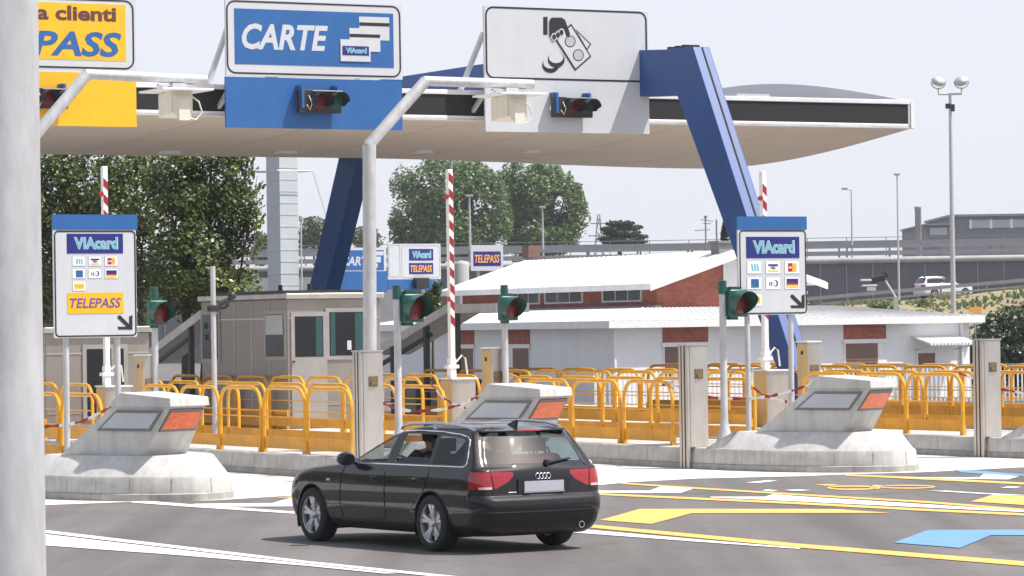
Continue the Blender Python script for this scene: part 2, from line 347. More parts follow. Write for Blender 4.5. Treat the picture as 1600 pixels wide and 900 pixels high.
mk([(1190,766),(1200,764.5),(1216,766.5),(1206,767.8)], P_w); mk([(1225,765.5),(1250,764.5),(1268,766),(1240,767)], P_w)
mk([(1517,783.5),(1553,772.5),(1600,773.5),(1750,777),(1750,799),(1600,789)], P_y)
mk([(1397,847.5),(1450,828),(1548,827.5),(1750,828),(1750,837),(1548,836),(1500,856)], P_b)
mk([(1165,754),(1200,750),(1215,751),(1185,754.5)], P_w)
# the looping yellow letters painted on the lane
def loopmark(cx, cy, rx, ry, t=.55):
    n = 20; o_ = [G(cx+rx*math.cos(2*math.pi*i/n), cy+ry*math.sin(2*math.pi*i/n), .008) for i in range(n)]
    i_ = [G(cx+rx*(1-t*.22)*math.cos(2*math.pi*i/n), cy+ry*(1-t)*math.sin(2*math.pi*i/n), .008) for i in range(n)]
    return tag(MB().add([tuple(p) for p in o_+i_], [(i, i+n, (i+1)%n+n, (i+1)%n) for i in range(n)]).build('road_marking', P_y), kind='structure')
loopmark(1332, 762, 40, 3.6); loopmark(1418, 760.5, 44, 3.0)
mk([(1272,757),(1300,756.2),(1312,758.5),(1290,758.8)], P_y); mk([(1365,757.5),(1385,759),(1372,764),(1358,763)], P_y)

# ================================================================ TOLL ISLANDS
PITCH = 6.27; UC = -1.0
def catmull(P, n=5):
    out = []
    for i in range(len(P)-1):
        p0, p1, p2, p3 = Vector(P[max(i-1, 0)]), Vector(P[i]), Vector(P[i+1]), Vector(P[min(i+2, len(P)-1)])
        for j in range(n):
            t = j/n; out.append(.5*((2*p1)+(p2-p0)*t+(2*p0-5*p1+4*p2-p3)*t*t+(3*p1-p0-3*p2+p3)*t**3))
    return out+[Vector(P[-1])]
M_concd = pm('grimy_concrete', (.33, .32, .295), .9, var=.28, scale=3, bump=.3, bscale=50, streak=.35)
M_dkframe = pm('panel_frame', (.16, .16, .16), .6, var=.1)
TIP = [(-1.33,4.2),(-1.28,2.9),(-1.08,1.5),(-.74,.60),(-.25,.0),(.33,-.30),(.86,-.15),(1.22,.32),(1.36,1.0),(1.36,2.2)]
def kerb_outline(off, vend):                   # plan of the island: straight sides and a rounded end turned towards the traffic
    p = catmull(TIP); q = [(-1.33+off, vend)]
    for i in range(len(p)):
        t = (p[min(i+1, len(p)-1)]-p[max(i-1, 0)]).normalized(); n = Vector((-t.y, t.x)); v = p[i]+n*off
        if v.y < vend-.02: q.append((v.x, v.y))
    return q+[(1.36-off, vend)]
def make_island(label):
    t = thing('toll_island', label, 'toll island', W(UC, 0, 0), A, 'toll islands')
    m = MB(); rings = []
    for off, z in ((.03, .0), (.03, .115), (.045, .33), (.07, .365), (.10, .37)):
        rings.append([(u, v, z) for u, v in kerb_outline(off, 34.0)])
    m.loft(rings); kb = m.build('kerb', M_conc, t, smooth=32)
    m = MB(); m.loft([[(u, v, z) for u, v in kerb_outline(off, 33.9)] for off, z in ((0, 0), (0, .10), (.029, .113))]); m.build('kerb_plinth', M_concd, t, smooth=32)
    P_ = catmull(TIP, 12); acc = 0                # joints between the kerb blocks
    jl = [(Vector((-1.33, v)), Vector((0, 1))) for v in [4.9+.95*i for i in range(26)]]
    for i in range(1, len(P_)-1):
        acc += (P_[i]-P_[i-1]).length
        if acc > .62: jl.append((P_[i], (P_[i+1]-P_[i-1]).normalized())); acc = 0
    m = MB()
    for p, tn in jl:
        n = Vector((tn.y, -tn.x)) if p.x*tn.y-p.y*tn.x < 0 and False else None
        q = Vector((-tn.y, tn.x)); cdir = Vector((0, 1.4))-p
        if p.y > 4: q = Vector((1, 0))
        elif q.dot(cdir) < 0: q = -q
        d1 = Vector((q.y, -q.x))*.006
        m.loft([[(*(p+q*(.026)+d1), .118), (*(p+q*.026-d1), .118), (*(p+q*.06-d1), .118), (*(p+q*.06+d1), .118)], [(*(p+q*.042+d1), .33), (*(p+q*.042-d1), .33), (*(p+q*.075-d1), .33), (*(p+q*.075+d1), .33)]])
    m.build('kerb_joint', M_concd, kb)
    m = MB(); k = []; n0 = None
    for off, z in ((.09, .366), (.30, .645), (.33, .66)):
        o_ = kerb_outline(off, 4.1); n0 = o_ if n0 is None else n0
        k.append([(u, min(v, 3.05-(z-.366)*1.9), z) for u, v in o_])
    ln_ = min(len(r) for r in k); k = [r[:ln_//2]+r[len(r)-(ln_-ln_//2):] for r in k]
    m.loft(k); m.build('nose_base', M_conc2, t, smooth=28)
    # the wedge of the crash nose, turned towards the approaching lane: overhanging end face and ramped back
    ca, cb = Vector((.916, .40)), Vector((-.40, .916)); c0 = Vector((-.20, .47))
    def nz(a, b, z): p = c0+ca*a+cb*b; return (p.x, p.y, z)
    B = [nz(0,0,.655), nz(.98,0,.655), nz(.98,1.70,.655), nz(0,1.70,.655)]
    T = [nz(.04,-.54,1.39), nz(.82,-.54,1.39), nz(.86,.60,1.40), nz(.0,.60,1.40)]
    m = MB(); m.loft([B, T]); nose = m.build('crash_nose', M_conc2, t, bevel=.012)
    m = MB(); m.loft([[nz(.0,-.585,1.385), nz(.86,-.585,1.385), nz(.90,.66,1.395), nz(-.04,.66,1.395)],
                      [nz(.01,-.57,1.52), nz(.85,-.57,1.52), nz(.87,.42,1.60), nz(-.02,.42,1.60)]]); m.build('nose_cap', M_conc2, t, bevel=.012)
    # recessed-looking panels, each a frame with a sheet in it, on both flanks and on the end
    def face_panel(name, p00, p10, p11, p01, a0, a1, b0, b1, mat, framemat, d=.02):
        p00, p10, p11, p01 = map(Vector, (p00, p10, p11, p01))
        f = lambda a, b: p00*(1-a)*(1-b)+p10*a*(1-b)+p11*a*b+p01*(1-a)*b
        n = (p10-p00).cross(p01-p00).normalized()
        def plate(a0, a1, b0, b1, h0, h1):
            q = [f(a0,b0), f(a1,b0), f(a1,b1), f(a0,b1)]; return [p+n*h0 for p in q], [p+n*h1 for p in q]
        fr = MB(); r0, r1 = plate(a0, a1, b0, b1, -.01, d); fr.loft([r0, r1]); fo = fr.build(name+'_frame', framemat, t)
        s = .035; pl = MB(); r0, r1 = plate(a0+s, a1-s, b0+s*1.6, b1-s*1.6, -.005, d+.004); pl.loft([r0, r1]); pl.build(name, mat, fo)
    face_panel('side_panel', B[3], B[0], T[0], T[3], .16, .92, .50, .92, M_panel, M_dkframe)
    face_panel('side_panel', B[1], B[2], T[2], T[1], .07, .83, .50, .93, M_panel, M_dkframe)
    face_panel('orange_panel', B[0], B[1], T[1], T[0], .05, .95, .50, .95, M_orange, M_dkframe)
    return t
M_dkframe = pm('panel_frame', (.16, .16, .16), .6, var=.1)
isl = make_island('toll island with a pale concrete crash nose at right, near the lamp mast side of the photo')
ISL = {3: isl}
lab = {1: 'toll island with a concrete crash nose nearest the big grey pole at left', 2: 'toll island whose concrete crash nose is half hidden behind the dark estate car',
       4: 'toll island cut off by the right edge, only its kerb and fences showing', 5: 'toll island farthest right, its yellow fences just behind the right-edge pillar'}
isl['label'] = 'toll island with a concrete crash nose under the right-hand card sign'
for k in (1, 2, 4, 5): ISL[k] = dup(isl, W(UC+(k-3)*PITCH, 0, 0), A, lab[k])
def IU(k): return UC+(k-3)*PITCH
def on_u(px, u):                               # v of the point on the line u = const that shows in column px
    return uplane(px, 600, u).y

# ================================================================ CANOPY
F0 = at(800, 190, 76.6); FZ = F0.z; F0.z = 0
def fl(px, py): d = L(hit(px, py, F0, EY), F0); return d.x, d.z      # pixel on the fascia plane -> (u, z)
uR = fl(1428, 198)[0]; uL = -19.0; DEP = 15.2
can = thing('toll_canopy', 'long white toll plaza canopy with a black fascia band', 'canopy', F0, A)
def prof(t, sag, z): return z+sag*math.sin(math.pi*t)
ns = 24
def sag(u): t = min(1, max(0, (u-(uR-9))/9)); return -.34-.22*t*t*(3-2*t)
m = MB(); m.loft([[(u, DEP*i/ns, prof(i/ns, sag(u), FZ+.02)) for i in range(ns+1)]+[(u, DEP*(1-i/ns), prof(1-i/ns, sag(u), FZ+.02)+.03) for i in range(ns+1)] for u in [uL, uR-9]+[uR-9+.9*i for i in range(1, 10)]+[uR-.02]])
soffit = m.build('soffit', M_soff, can, smooth=30)
m = MB(); m.loft([[(u, DEP*i/ns, prof(i/ns, .25, FZ+.64)) for i in range(ns+1)]+[(u, DEP*(1-i/ns), prof(1-i/ns, .25, FZ+.64)-.03) for i in range(ns+1)] for u in (uL, uR-.1)])
m.build('roof', M_domeg, can, smooth=30)
m = MB(); m.loft([[(u, DEP*i/ns, prof(i/ns, .86, FZ+.66)) for i in range(ns+1)]+[(u, DEP*(1-i/ns), prof(1-i/ns, -.54, FZ+.02)) for i in range(ns+1)] for u in (uR-.16, uR-.07)]); m.build('end_fascia', M_domeg, can, smooth=30)
for us in [uL+3+i*2.95 for i in range(int((uR-uL-4)/2.95)+1)]:
    m = MB(); m.loft([[(us+x, DEP*i/ns+.001, prof(i/ns, sag(us), FZ+.02)+z) for x, z in ((-.012,-.004),(.012,-.004),(.012,.01),(-.012,.01))] for i in range(1, ns)]); m.build('soffit_joint', M_grey, can)
m = MB(); m.box(uL, uR-.05, .02, DEP-.02, FZ+.10, FZ+.60); m.build('fascia_band', M_black, can)
m = MB(); m.box(uL, uR, 0, DEP, FZ, FZ+.11); m.build('fascia_trim', M_trim, can, bevel=.015)
m = MB(); m.box(uL, uR, -.01, DEP, FZ+.575, FZ+.68); m.build('fascia_trim', M_trim, can, bevel=.015)
for y in (-.02, DEP-.12): m = MB(); m.box(uR-.09, uR+.02, y, y+.14, FZ+.01, FZ+.67); m.build('corner_post', M_trim, can)
for px in (265, 447, 660, 830):
    q = L(G(px, 222, FZ-.1), F0); zz = prof(q.y/DEP, -.34, FZ+.02)
    m = MB(); m.lathe([(.20, -.06), (.27, -.06), (.27, .04), (.20, .04)], 18); d = m.build('downlight', M_trim, can, loc=(q.x, q.y, zz), smooth=40)
    m = MB(); m.lathe([(.19, -.05), (.19, .01)], 18); m.build('lens', M_glassd, d)
for u0 in (-14.5, -9.6, -3.6, .4, 6.0):      # small plates lying along the roof edge
    m = MB(); m.box(u0, u0+.9, .1, .3, FZ+.68, FZ+.75); m.build('roof_bracket', M_galv, can)

# ================================================================ BLUE PORTAL FRAME
uP = L(at(1082, 73, 75.6), F0).x
def pl(px, py): q = uplane(px, py, uP, F0); return (q.y, q.z)
topo = pl(1082, 73); Wd = .44
leg_mid = [pl(1082, 73), pl(1120, 177), pl(1160, 336), pl(1217, 492)]
s_ = ((leg_mid[3][0]-leg_mid[1][0])/(leg_mid[3][1]-leg_mid[1][1]))
foot_f = leg_mid[3][0]-s_*leg_mid[3][1]
lb = [pl(1080, 210), pl(1151, 388), pl(1197, 530)]
s2 = (lb[2][0]-lb[0][0])/(lb[2][1]-lb[0][1]); foot_b = lb[2][0]-s2*lb[2][1]
por = thing('portal_frame', 'tall blue steel portal frame straddling the canopy on splayed legs', 'portal frame', W(uP, 0, 0, F0), A)
k1 = pl(875, 81); b0 = pl(640, 112); b1 = (b0[0]+(b0[0]-k1[0])*0+17.0, b0[1])
zt = topo[1]; zk = k1[1]; zl = zt-1.15
vb = 17.5
# outline of the frame in the lane plane (v, z): front leg, beam with a knee, back leg
front = [(foot_f, 0), topo, (topo[0]+.05, zt), (lb[0][0]+s2*(zl-lb[0][1]), zl), (foot_b, 0)]
def slab(name, poly, x0, x1):
    m = MB(); n = len(poly); m.loft([[(x0, v, z) for v, z in poly], [(x1, v, z) for v, z in poly]]); return m.build(name, M_portal, por, bevel=.02)
zbm = zt-1.02
slab('front_leg_and_beam', [(foot_f, 0), topo, (topo[0]+1.0, zt+.02), (k1[0], zk), (vb, zk), (vb, zk-1.1), (k1[0], zk-1.1), (lb[0][0]+s2*(zbm-lb[0][1]), zbm), (foot_b, 0)], 0, Wd)
bt = pl(530, 243); bb = pl(482, 453); bt2 = (pl(568, 243)[0], bt[1])
sb = (bb[0]-bt[0])/(bb[1]-bt[1]); 
slab('back_leg', [(bt[0]+sb*(zk-bt[1]), zk), (bt[0]+sb*(0-bt[1]), 0), (bt[0]+sb*(0-bt[1])-.95, 0), (bt[0]+sb*(zk-bt[1])-1.25, zk)], 0, Wd)
m = MB(); a, b_ = Vector((Wd*.55, topo[0]-.012, zt)), Vector((Wd*.55, foot_f-.012, 0)); m.bar(a, b_, .03, .02); m.build('seam', M_black, por)
m = MB()
for v in (topo[0]+.5, topo[0]+.8, topo[0]+1.1): m.box(.1, .5, v, v+.12, zt+.02, zt+.09)
m.build('bolt_plate', M_dark, por)
print('portal', foot_f, foot_b, topo, k1, 'bt', bt, bb, 'uP', uP)

# ================================================================ EMBANKMENT, RAMP, OVERPASS
YR, YO = 254.0, 270.0                        # ramp crash barrier, motorway wall
_r0, _r1 = at(1180, 474, YR), at(1760, 424, YR)
def roadz(X): return max(.3, _r0.z-.75+(X-_r0.x)*(_r1.z-_r0.z)/(_r1.x-_r0.x))
M_grass = pm('dry_grass_earth', (.32, .225, .155), .95, var=.28, scale=.30, col2=(.20, .20, .085), bump=.6, bscale=6)
m = MB(); xs = [6+1.6*i for i in range(70)]; ys = [150, 162, 174, 186, 198, 210, 222, 234, 244, 250, 253.5, 269.5]
def ez(x, y):
    r = roadz(x); t = min(1, max(0, (y-150)/100)); t = t*t*(3-2*t)
    return r*t+(noise.noise(Vector((x*.15, y*.15, 0)))*.35 if 155 < y < 246 else 0) - (.02 if t == 0 else 0)
m.add([(x, y, ez(x, y)) for y in ys for x in xs], [(j*70+i, j*70+i+1, (j+1)*70+i+1, (j+1)*70+i) for j in range(len(ys)-1) for i in range(69)])
tag(m.build('embankment', M_grass, smooth=60), kind='structure')
m = MB(); m.add([(x, y, roadz(x)+.03) for y in (255.5, 269) for x in xs], [(i, i+1, 70+i+1, 70+i) for i in range(69)]); tag(m.build('ramp_road', M_asph), kind='structure')
# grass and weeds on the bank
M_weed = leafm('dry_weeds', (.30, .25, .13), (.20, .22, .08), (.11, .17, .05), .25)
def tufts(n):
    m = MB(); tone = []
    for _ in range(n):
        x = random.uniform(14, 50); y = random.uniform(172, 251); c = noise.noise(Vector((x*.22, y*.12, 3)))
        if c < -.05 and random.random() < .75: continue
        z = ez(x, y); h = random.uniform(.06, .20)*(1+max(0, c)*2.0); tn = random.random()*.5+max(0, c)*.9
        for q in range(3):
            a = random.uniform(0, 3.14); dx, dy = math.cos(a)*.14, math.sin(a)*.14; l = random.uniform(-.15, .15)
            m.add([(x-dx, y-dy, z-.05), (x+dx, y+dy, z-.05), (x+dx*.4+l, y+dy*.4, z+h), (x-dx*.4+l, y-dy*.4, z+h*.9)], [(0,1,2,3)]); tone.append(min(1, tn))
    o = m.build('bank_weeds', M_weed); a = o.data.attributes.new('tone', 'FLOAT', 'FACE'); a.data.foreach_set('value', tone); tag(o, 'dry grass and green weeds covering the motorway bank', 'grass', kind='stuff')
tufts(4200)
zo = lambda y, x=1400: at(x, y, YO).z
ZT, ZP0, ZP1 = zo(368), zo(411), zo(401)
ow = thing('retaining_wall', 'long grey concrete wall carrying the motorway, with pale rounded coping', 'wall', (0, YO, 0))
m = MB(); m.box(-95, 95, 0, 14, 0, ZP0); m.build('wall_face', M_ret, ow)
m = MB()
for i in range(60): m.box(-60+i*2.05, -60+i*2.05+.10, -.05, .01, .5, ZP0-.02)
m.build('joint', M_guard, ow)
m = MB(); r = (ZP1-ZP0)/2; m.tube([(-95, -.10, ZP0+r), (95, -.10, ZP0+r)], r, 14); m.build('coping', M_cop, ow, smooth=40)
m = MB(); m.box(-95, 95, .3, 14, ZP0-.02, ZP1-.1); m.build('deck', M_asph, ow)
def guard(name, label, pts, rails, pw, step, hpost, mat=M_guard, cat='guard rail', group=None):
    t = thing(name, label, cat, pts[0], 0, group); d0 = Vector(pts[0])
    for (z, h, th) in rails:
        m = MB(); m.bar(Vector((0,0,z)), Vector(pts[1])-d0+Vector((0,0,z)), th, h); m.build('rail', mat, t)
    n = int((Vector(pts[1])-d0).length/step)
    m = MB()
    for i in range(n+1):
        p = (Vector(pts[1])-d0)*(i/n); m.box(p.x-pw/2, p.x+pw/2, p.y-.02+.08, p.y+.1+.08, p.z+hpost[0], p.z+hpost[1])
    m.build('post', mat, t); return t
b = ZP1-.1
guard('crash_barrier', 'grey steel crash barrier along the near edge of the motorway deck', [(-95, YO+.6, b), (95, YO+.6, b)], [(.45, .30, .08), (.95, .26, .08)], .14, 4, (0, 1.1))
guard('crash_barrier', 'second crash barrier on the motorway, behind the near one', [(-95, YO+7, b), (95, YO+7, b)], [(.55, .36, .08), (1.15, .30, .08), (1.5, .12, .05)], .14, 4, (0, 1.4))
guard('parapet_railing', 'thin steel parapet railing along the far side of the motorway', [(-95, YO+12, b), (95, YO+12, b)], [(ZT-b+.18, .05, .05), (ZT-b-.28, .34, .04)], .06, 3.2, (0, ZT-b+.22))
p0, p1 = _r0, _r1
guard('crash_barrier', 'galvanised crash barrier sloping up beside the ramp with the white car', [tuple(p0-Vector((0,0,.6))), tuple(p1-Vector((0,0,.6)))], [(.60, .26, .08), (.15, .14, .06)], .14, 3.4, (-.4, .75))
# pale wall strips seen under the motorway at left
m = MB(); q0 = at(380, 452, YO-4); q1 = at(620, 431, YO-4); m.box(q0.x, q1.x, YO-4, YO-2.5, 0, q1.z); tag(m.build('boundary_wall', M_cop), 'low pale wall below the motorway, seen between the tree and the blue leg', 'wall')
# ================================================================ STATION BUILDING
PB = at(960, 515, 105.0); PB.z = 0
bld = thing('station_building', 'low white service building with red brick upper storey and white metal roofs', 'building', PB, A)
LR, LLn = 13.3, 15.9                            # right facade (along u), left facade (along v)
ze = 2.62
def bu(px, py, u=0.0): q = uplane(px, py, u, PB); return q.y, q.z
def bv(px, py, v=0.0): q = vplane(px, py, v, PB); return q.x, q.z
m = MB(); m.box(0, LR, 0, LLn, 0, ze-.2); m.build('wall', M_wall, bld)
o_ = .45; ow_ = [(-o_, -o_), (LR+.3, -o_), (LR+.3, LLn), (-o_, LLn)]; iw = [(2.6, 2.4), (9.6, 2.4), (9.6, LLn), (2.6, LLn)]
m = MB(); m.loft([[(x, y, ze-.22) for x, y in ow_], [(x, y, ze) for x, y in ow_]]); fa = m.build('roof_fascia', M_white, bld)
def corr(name='sheet_roof_white'):
    mm = pm(name, (.80, .80, .79), .5, var=.04, scale=1); t = mm.node_tree; N = t.nodes.new; K = t.links.new; bs = t.nodes['Principled BSDF']
    return mm
M_corr = corr()
m = MB(); m.add([(x, y, ze+.004) for x, y in ow_]+[(x, y, 3.02) for x, y in iw], [(3,0,4,7)]); m.mat(1).add([(x, y, ze+.004) for x, y in ow_]+[(x, y, 3.02) for x, y in iw], [(0,1,5,4), (4,5,6,7), (1,2,6,5)]); m.build('lower_roof', [M_corr, M_greyroof], bld)
m = MB()
for i in range(46): x = -.3+i*.30; m.mat(1).bar((x, -.43, ze+.008), (2.6+(x+.45)*.51, 2.4, 3.026), .05, .022)
for i in range(50): y = -.2+i*.32; m.mat(0).bar((-.43, y, ze+.008), (2.6, 2.4+(y+.45)*.81, 3.026), .05, .022)
m.build('roof_rib', [M_corr, M_greyroof], bld)
for x in (-.04, LR-.35): m = MB(); m.tube([(x, -.06, 0), (x, -.06, ze-.2)], .05); m.build('downpipe', M_wall, bld, smooth=40)
def wall_window(px0, px1, plane):
    for_v = plane == 'v'
    f = bv if for_v else bu
    a, zt_ = f(px0, 517 if not for_v else (518 if px0 < 1200 else 513)); c, _ = f(px1, 517)
    a, c = min(a, c), max(a, c)
    def bx(name, mat, a, c, z0, z1, d0, d1, par=bld):
        m = MB()
        if for_v: m.box(a, c, -d1, -d0, z0, z1)
        else: m.box(-d1, -d0, a, c, z0, z1)
        return m.build(name, mat, par)
    bx('brick_panel', M_brick, a, c, 1.93, 2.40, 0, .02)
    bx('lintel', M_white, a-.05, c+.05, 1.80, 1.93, 0, .07)
    wv = bx('window', M_white, a, c, .75, 1.80, 0, .03)
    bx('shutter', M_shut, a+.06, c-.35, .82, 1.80, .03, .045, wv)
    m = MB()
    for i in range(9):
        z = .85+i*.105
        if for_v: m.box(a+.07, c-.36, -.055, -.044, z, z+.02)
        else: m.box(-.055, -.044, a+.07, c-.36, z, z+.02)
    m.build('slat', M_shut, wv)
wall_window(1035, 1106, 'v'); wall_window(1318, 1384, 'v'); wall_window(706, 741, 'u'); wall_window(794, 828, 'u')
# small window with a sheet-metal awning
a, z1 = bv(1433, 552); c, z0 = bv(1460, 571)
m = MB(); ringp(m, [(a-.06, z0-.06), (c+.06, z0-.06), (c+.06, z1+.06), (a-.06, z1+.06)], [(a, z0), (c, z0), (c, z1), (a, z1)], -.05, .0); wf = m.build('window', M_white, bld)
m = MB(); m.box(a, c, -.02, .0, z0, z1); m.build('pane', M_shut, wf)
a, z1 = bv(1425, 530); c, z0 = bv(1496, 541)
m = MB(); m.loft([[(a, -.02, z1+.02), (c, -.02, z1+.02), (c, -1.0, z0+.05), (a, -1.0, z0+.05)], [(a, -.02, z1+.07), (c, -.02, z1+.07), (c, -1.0, z0+.10), (a, -1.0, z0+.10)]])
for i in range(14): x = a+(c-a)*i/13; m.bar((x, -.02, z1+.08), (x, -1.02, z0+.11), .05, .04)
m.build('awning', M_corr, bld)
for x in (a+.1, c-.1): m = MB(); m.tube([(x, -.02, z1-.35), (x, -.9, z0+.05)], .02, 6); m.build('awning_stay', M_galv, bld)
# upper storey
UX, UV = 3.35, 3.0; HS = 2.78; zU, zA = 3.86, 4.72; LU = 13.0
m = MB(); m.box(UX, UX+2*HS, UV, UV+LU, 2.6, zU-.12)
m.add([(UX, UV, zU-.12), (UX+2*HS, UV, zU-.12), (UX+HS, UV, zA-.12)], [(0,1,2)]); m.build('brick_wall', M_brick, bld)
ov = .55; x0, x1 = UX-ov, UX+2*HS+ov; ze2 = zU-(zA-zU)/HS*ov
for sgn in (0, 1):
    xa = x0 if sgn == 0 else x1
    m = MB(); m.loft([[(xa, y, ze2), (UX+HS, y, zA), (UX+HS, y, zA+.09), (xa, y, ze2+.09)] for y in (UV-ov, UV+LU+ov)]); rf = m.build('upper_roof', M_corr, bld)
    m = MB(); n = 44
    for i in range(n):
        y = UV-ov+.1+(LU+2*ov-.2)*i/(n-1); m.bar((xa, y, ze2+.10), (UX+HS, y, zA+.10), .05, .035)
    m.build('rib', M_corr, rf)
m = MB(); m.loft([[(x0-.02, UV-ov-.04, ze2-.14), (UX+HS, UV-ov-.04, zA-.14), (UX+HS, UV-ov-.04, zA+.07), (x0-.02, UV-ov-.04, ze2+.07)], [(x0-.02, UV-ov, ze2-.14), (UX+HS, UV-ov, zA-.14), (UX+HS, UV-ov, zA+.07), (x0-.02, UV-ov, ze2+.07)]])
m.loft([[(x1+.02, UV-ov-.04, ze2-.14), (UX+HS, UV-ov-.04, zA-.14), (UX+HS, UV-ov-.04, zA+.07), (x1+.02, UV-ov-.04, ze2+.07)], [(x1+.02, UV-ov, ze2-.14), (UX+HS, UV-ov, zA-.14), (UX+HS, UV-ov, zA+.07), (x1+.02, UV-ov, ze2+.07)]])
m.build('verge_board', M_white, bld)
m = MB(); m.box(x0-.06, x0, UV-ov, UV+LU+ov, ze2-.10, ze2+.06); m.build('gutter', M_trim, bld)
m = MB(); m.box(UX-.25, UX-.02, UV-.3, UV+LU, 3.0, 3.10); m.build('flashing', M_guard, bld)
for px0, px1 in ((793, 845), (852, 912), (942, 1004)):
    q0 = uplane(px0, 455, UX, PB).y; q1 = uplane(px1, 455, UX, PB).y; q0, q1 = min(q0, q1), max(q0, q1)
    m = MB(); m.box(UX-.05, UX+.01, q0, q1, 3.23, zU-.2); wn = m.build('window', M_trim, bld)
    m = MB(); k = (q1-q0-.12)/3
    for i in range(3): m.box(UX-.058, UX-.04, q0+.08+i*k, q0+.02+(i+1)*k, 3.28, zU-.25)
    m.build('pane', M_glassd, wn)
q = uplane(1128, 383, UX+HS-.2, PB); 
m = MB(); m.box(UX+HS-.35, UX+HS+.15, UV+.1, UV+.6, zA-.2, zA+.35); m.box(UX+HS-.42, UX+HS+.22, UV+.03, UV+.67, zA+.35, zA+.42); m.build('chimney', M_farb, bld)
m = MB(); m.box(UX+HS-.3, UX+HS+.25, UV-.06, UV-.02, 2.7, zA-.2); m.build('white_pier', M_white, bld)
# chimney behind the roof ridge
q = at(830, 405, 128)
ch = thing('chimney_stack', 'brown brick chimney stack on a pale base behind the upper white roof', 'chimney', (q.x, q.y, 0), A)
m = MB(); m.box(-.20, .20, -.2, .2, 0, q.z+.05); m.build('shaft', M_cop, ch); m = MB(); m.box(-.25, .25, -.25, .25, q.z+.05, q.z+.50); m.build('cap', M_shut, ch)

# ================================================================ TOLL BOOTHS
def booth(k, v0, ln, H, label, wins, hw, ends=()):
    t = thing('toll_booth', label, 'toll booth', W(IU(k), v0, .37), A, 'toll booths')
    m = MB(); m.box(-hw, hw, 0, ln, 0, H-.12); m.build('wall', M_steelb, t, bevel=.02)
    m = MB(); m.box(-hw-.06, hw+.06, -.10, ln+.08, H-.12, H); m.build('roof', M_steel, t, bevel=.02)
    m = MB()
    for y in [ln*i/5 for i in range(1, 5)]: m.box(-hw-.012, -hw+.01, y-.012, y+.012, .1, H-.14)
    m.box(-hw-.015, -hw+.01, .02, ln-.02, H-.55, H-.52); m.box(-hw+.02, hw-.02, -.015, .01, H-.55, H-.52); m.box(-hw+.02, hw-.02, -.012, .01, .50, .52); m.build('panel_joint', M_steel, t)
    m = MB(); m.box(-hw-.03, -hw+.01, .0, ln, .0, .42); m.build('plinth', M_fence2, t)
    def win(f, a0, a1, z0, z1, kind):           # f(a, d) maps along-the-wall and outward distance to local x, y
        def bx(nm, mat, a0, a1, z0, z1, d0, d1, par):
            p, q = f(a0, d0), f(a1, d1); m = MB(); m.box(min(p[0], q[0]), max(p[0], q[0]), min(p[1], q[1]), max(p[1], q[1]), z0, z1); return m.build(nm, mat, par)
        fr = bx('door' if kind == 'door' else 'window', M_wframe, a0-.09, a1+.09, (.06 if kind == 'door' else z0-.09), z1+.09, -.01, .03, t)
        bx('pane', M_glassd, a0, a1, z0, z1, .02, .036, fr); w_ = a1-a0
        if kind in ('curtain', 'door'):
            bx('curtain', M_curtain, a1-.27*w_, a1-.02, z0+.02, z1-.02, .034, .042, fr)
            if kind == 'curtain': bx('curtain', M_curtain, a0+.02, a0+.16*w_, z0+.02, z1-.02, .034, .042, fr)
            if kind == 'door': bx('handle', M_dark, a0-.06, a0-.02, z0-.12, z0-.08, .03, .07, fr)
            if kind == 'curtain': bx('counter_papers', M_signw, a0+.50*w_, a0+.62*w_, z0+.12, z0+.32, .034, .040, fr)
        if kind == 'posters':
            for (yy, zz, mt) in ((.15, .45, M_wall), (.55, .42, M_curtain), (.2, .66, M_shut), (.6, .68, M_curtain)): bx('notice', mt, a0+yy*w_, a0+(yy+.26)*w_, z0+zz*(z1-z0), z0+(zz+.14)*(z1-z0), .034, .040, fr)
        if kind == 'half': bx('blind', M_duct, a0+.02, a1-.02, z0+.52*(z1-z0), z1-.02, .034, .040, fr)
    for a0, a1, z0, z1, kind in wins: win(lambda a, d: (-hw-d, a), min(a0, a1), max(a0, a1), z0, z1, kind)
    for a0, a1, z0, z1, kind in ends: win(lambda a, d: (a, -d), min(a0, a1), max(a0, a1), z0, z1, kind)
    m = MB(); m.box(-hw+.1, hw-.1, .3, ln-.3, H, H+.07)
    for y in (1.2, 2.7): m.tube([(0, y, H), (0, y, H+.22)], .05, 6)
    m.build('roof_vent', M_dark, t); return t
HWB = 1.12
v0 = on_u(450, IU(3)-HWB); v1 = on_u(316, IU(3)-HWB); lnb = v1-v0
Hb = vplane(500, 458, v0).z-.37
def wf(px): return on_u(px, IU(3)-HWB)-v0
def we(px): return vplane(px, 520, v0).x-IU(3)
zz = lambda y: vplane(500, y, v0).z-.37
print('booth', v0, v1, Hb, pxof(W(IU(3)+HWB, v0, 2.5)))
booth(3, v0, lnb, Hb, 'stainless steel toll booth with a teal curtained window, left of the tall camera pole', [(wf(446), wf(418), zz(556), zz(490), 'half'), (wf(343), wf(319), zz(560), zz(488), 'posters')], HWB,
      [(we(460), we(504), zz(557), zz(494), 'door'), (we(514), we(568), zz(556), zz(488), 'curtain')])
va = on_u(72, IU(2)-HWB)
booth(2, va, 7.0, 2.25, 'steel toll booth partly hidden behind the left-hand card sign', [], HWB, [(-.25, .28, .45, 1.8, 'plain'), (.42, .55, .45, 1.8, 'plain')])
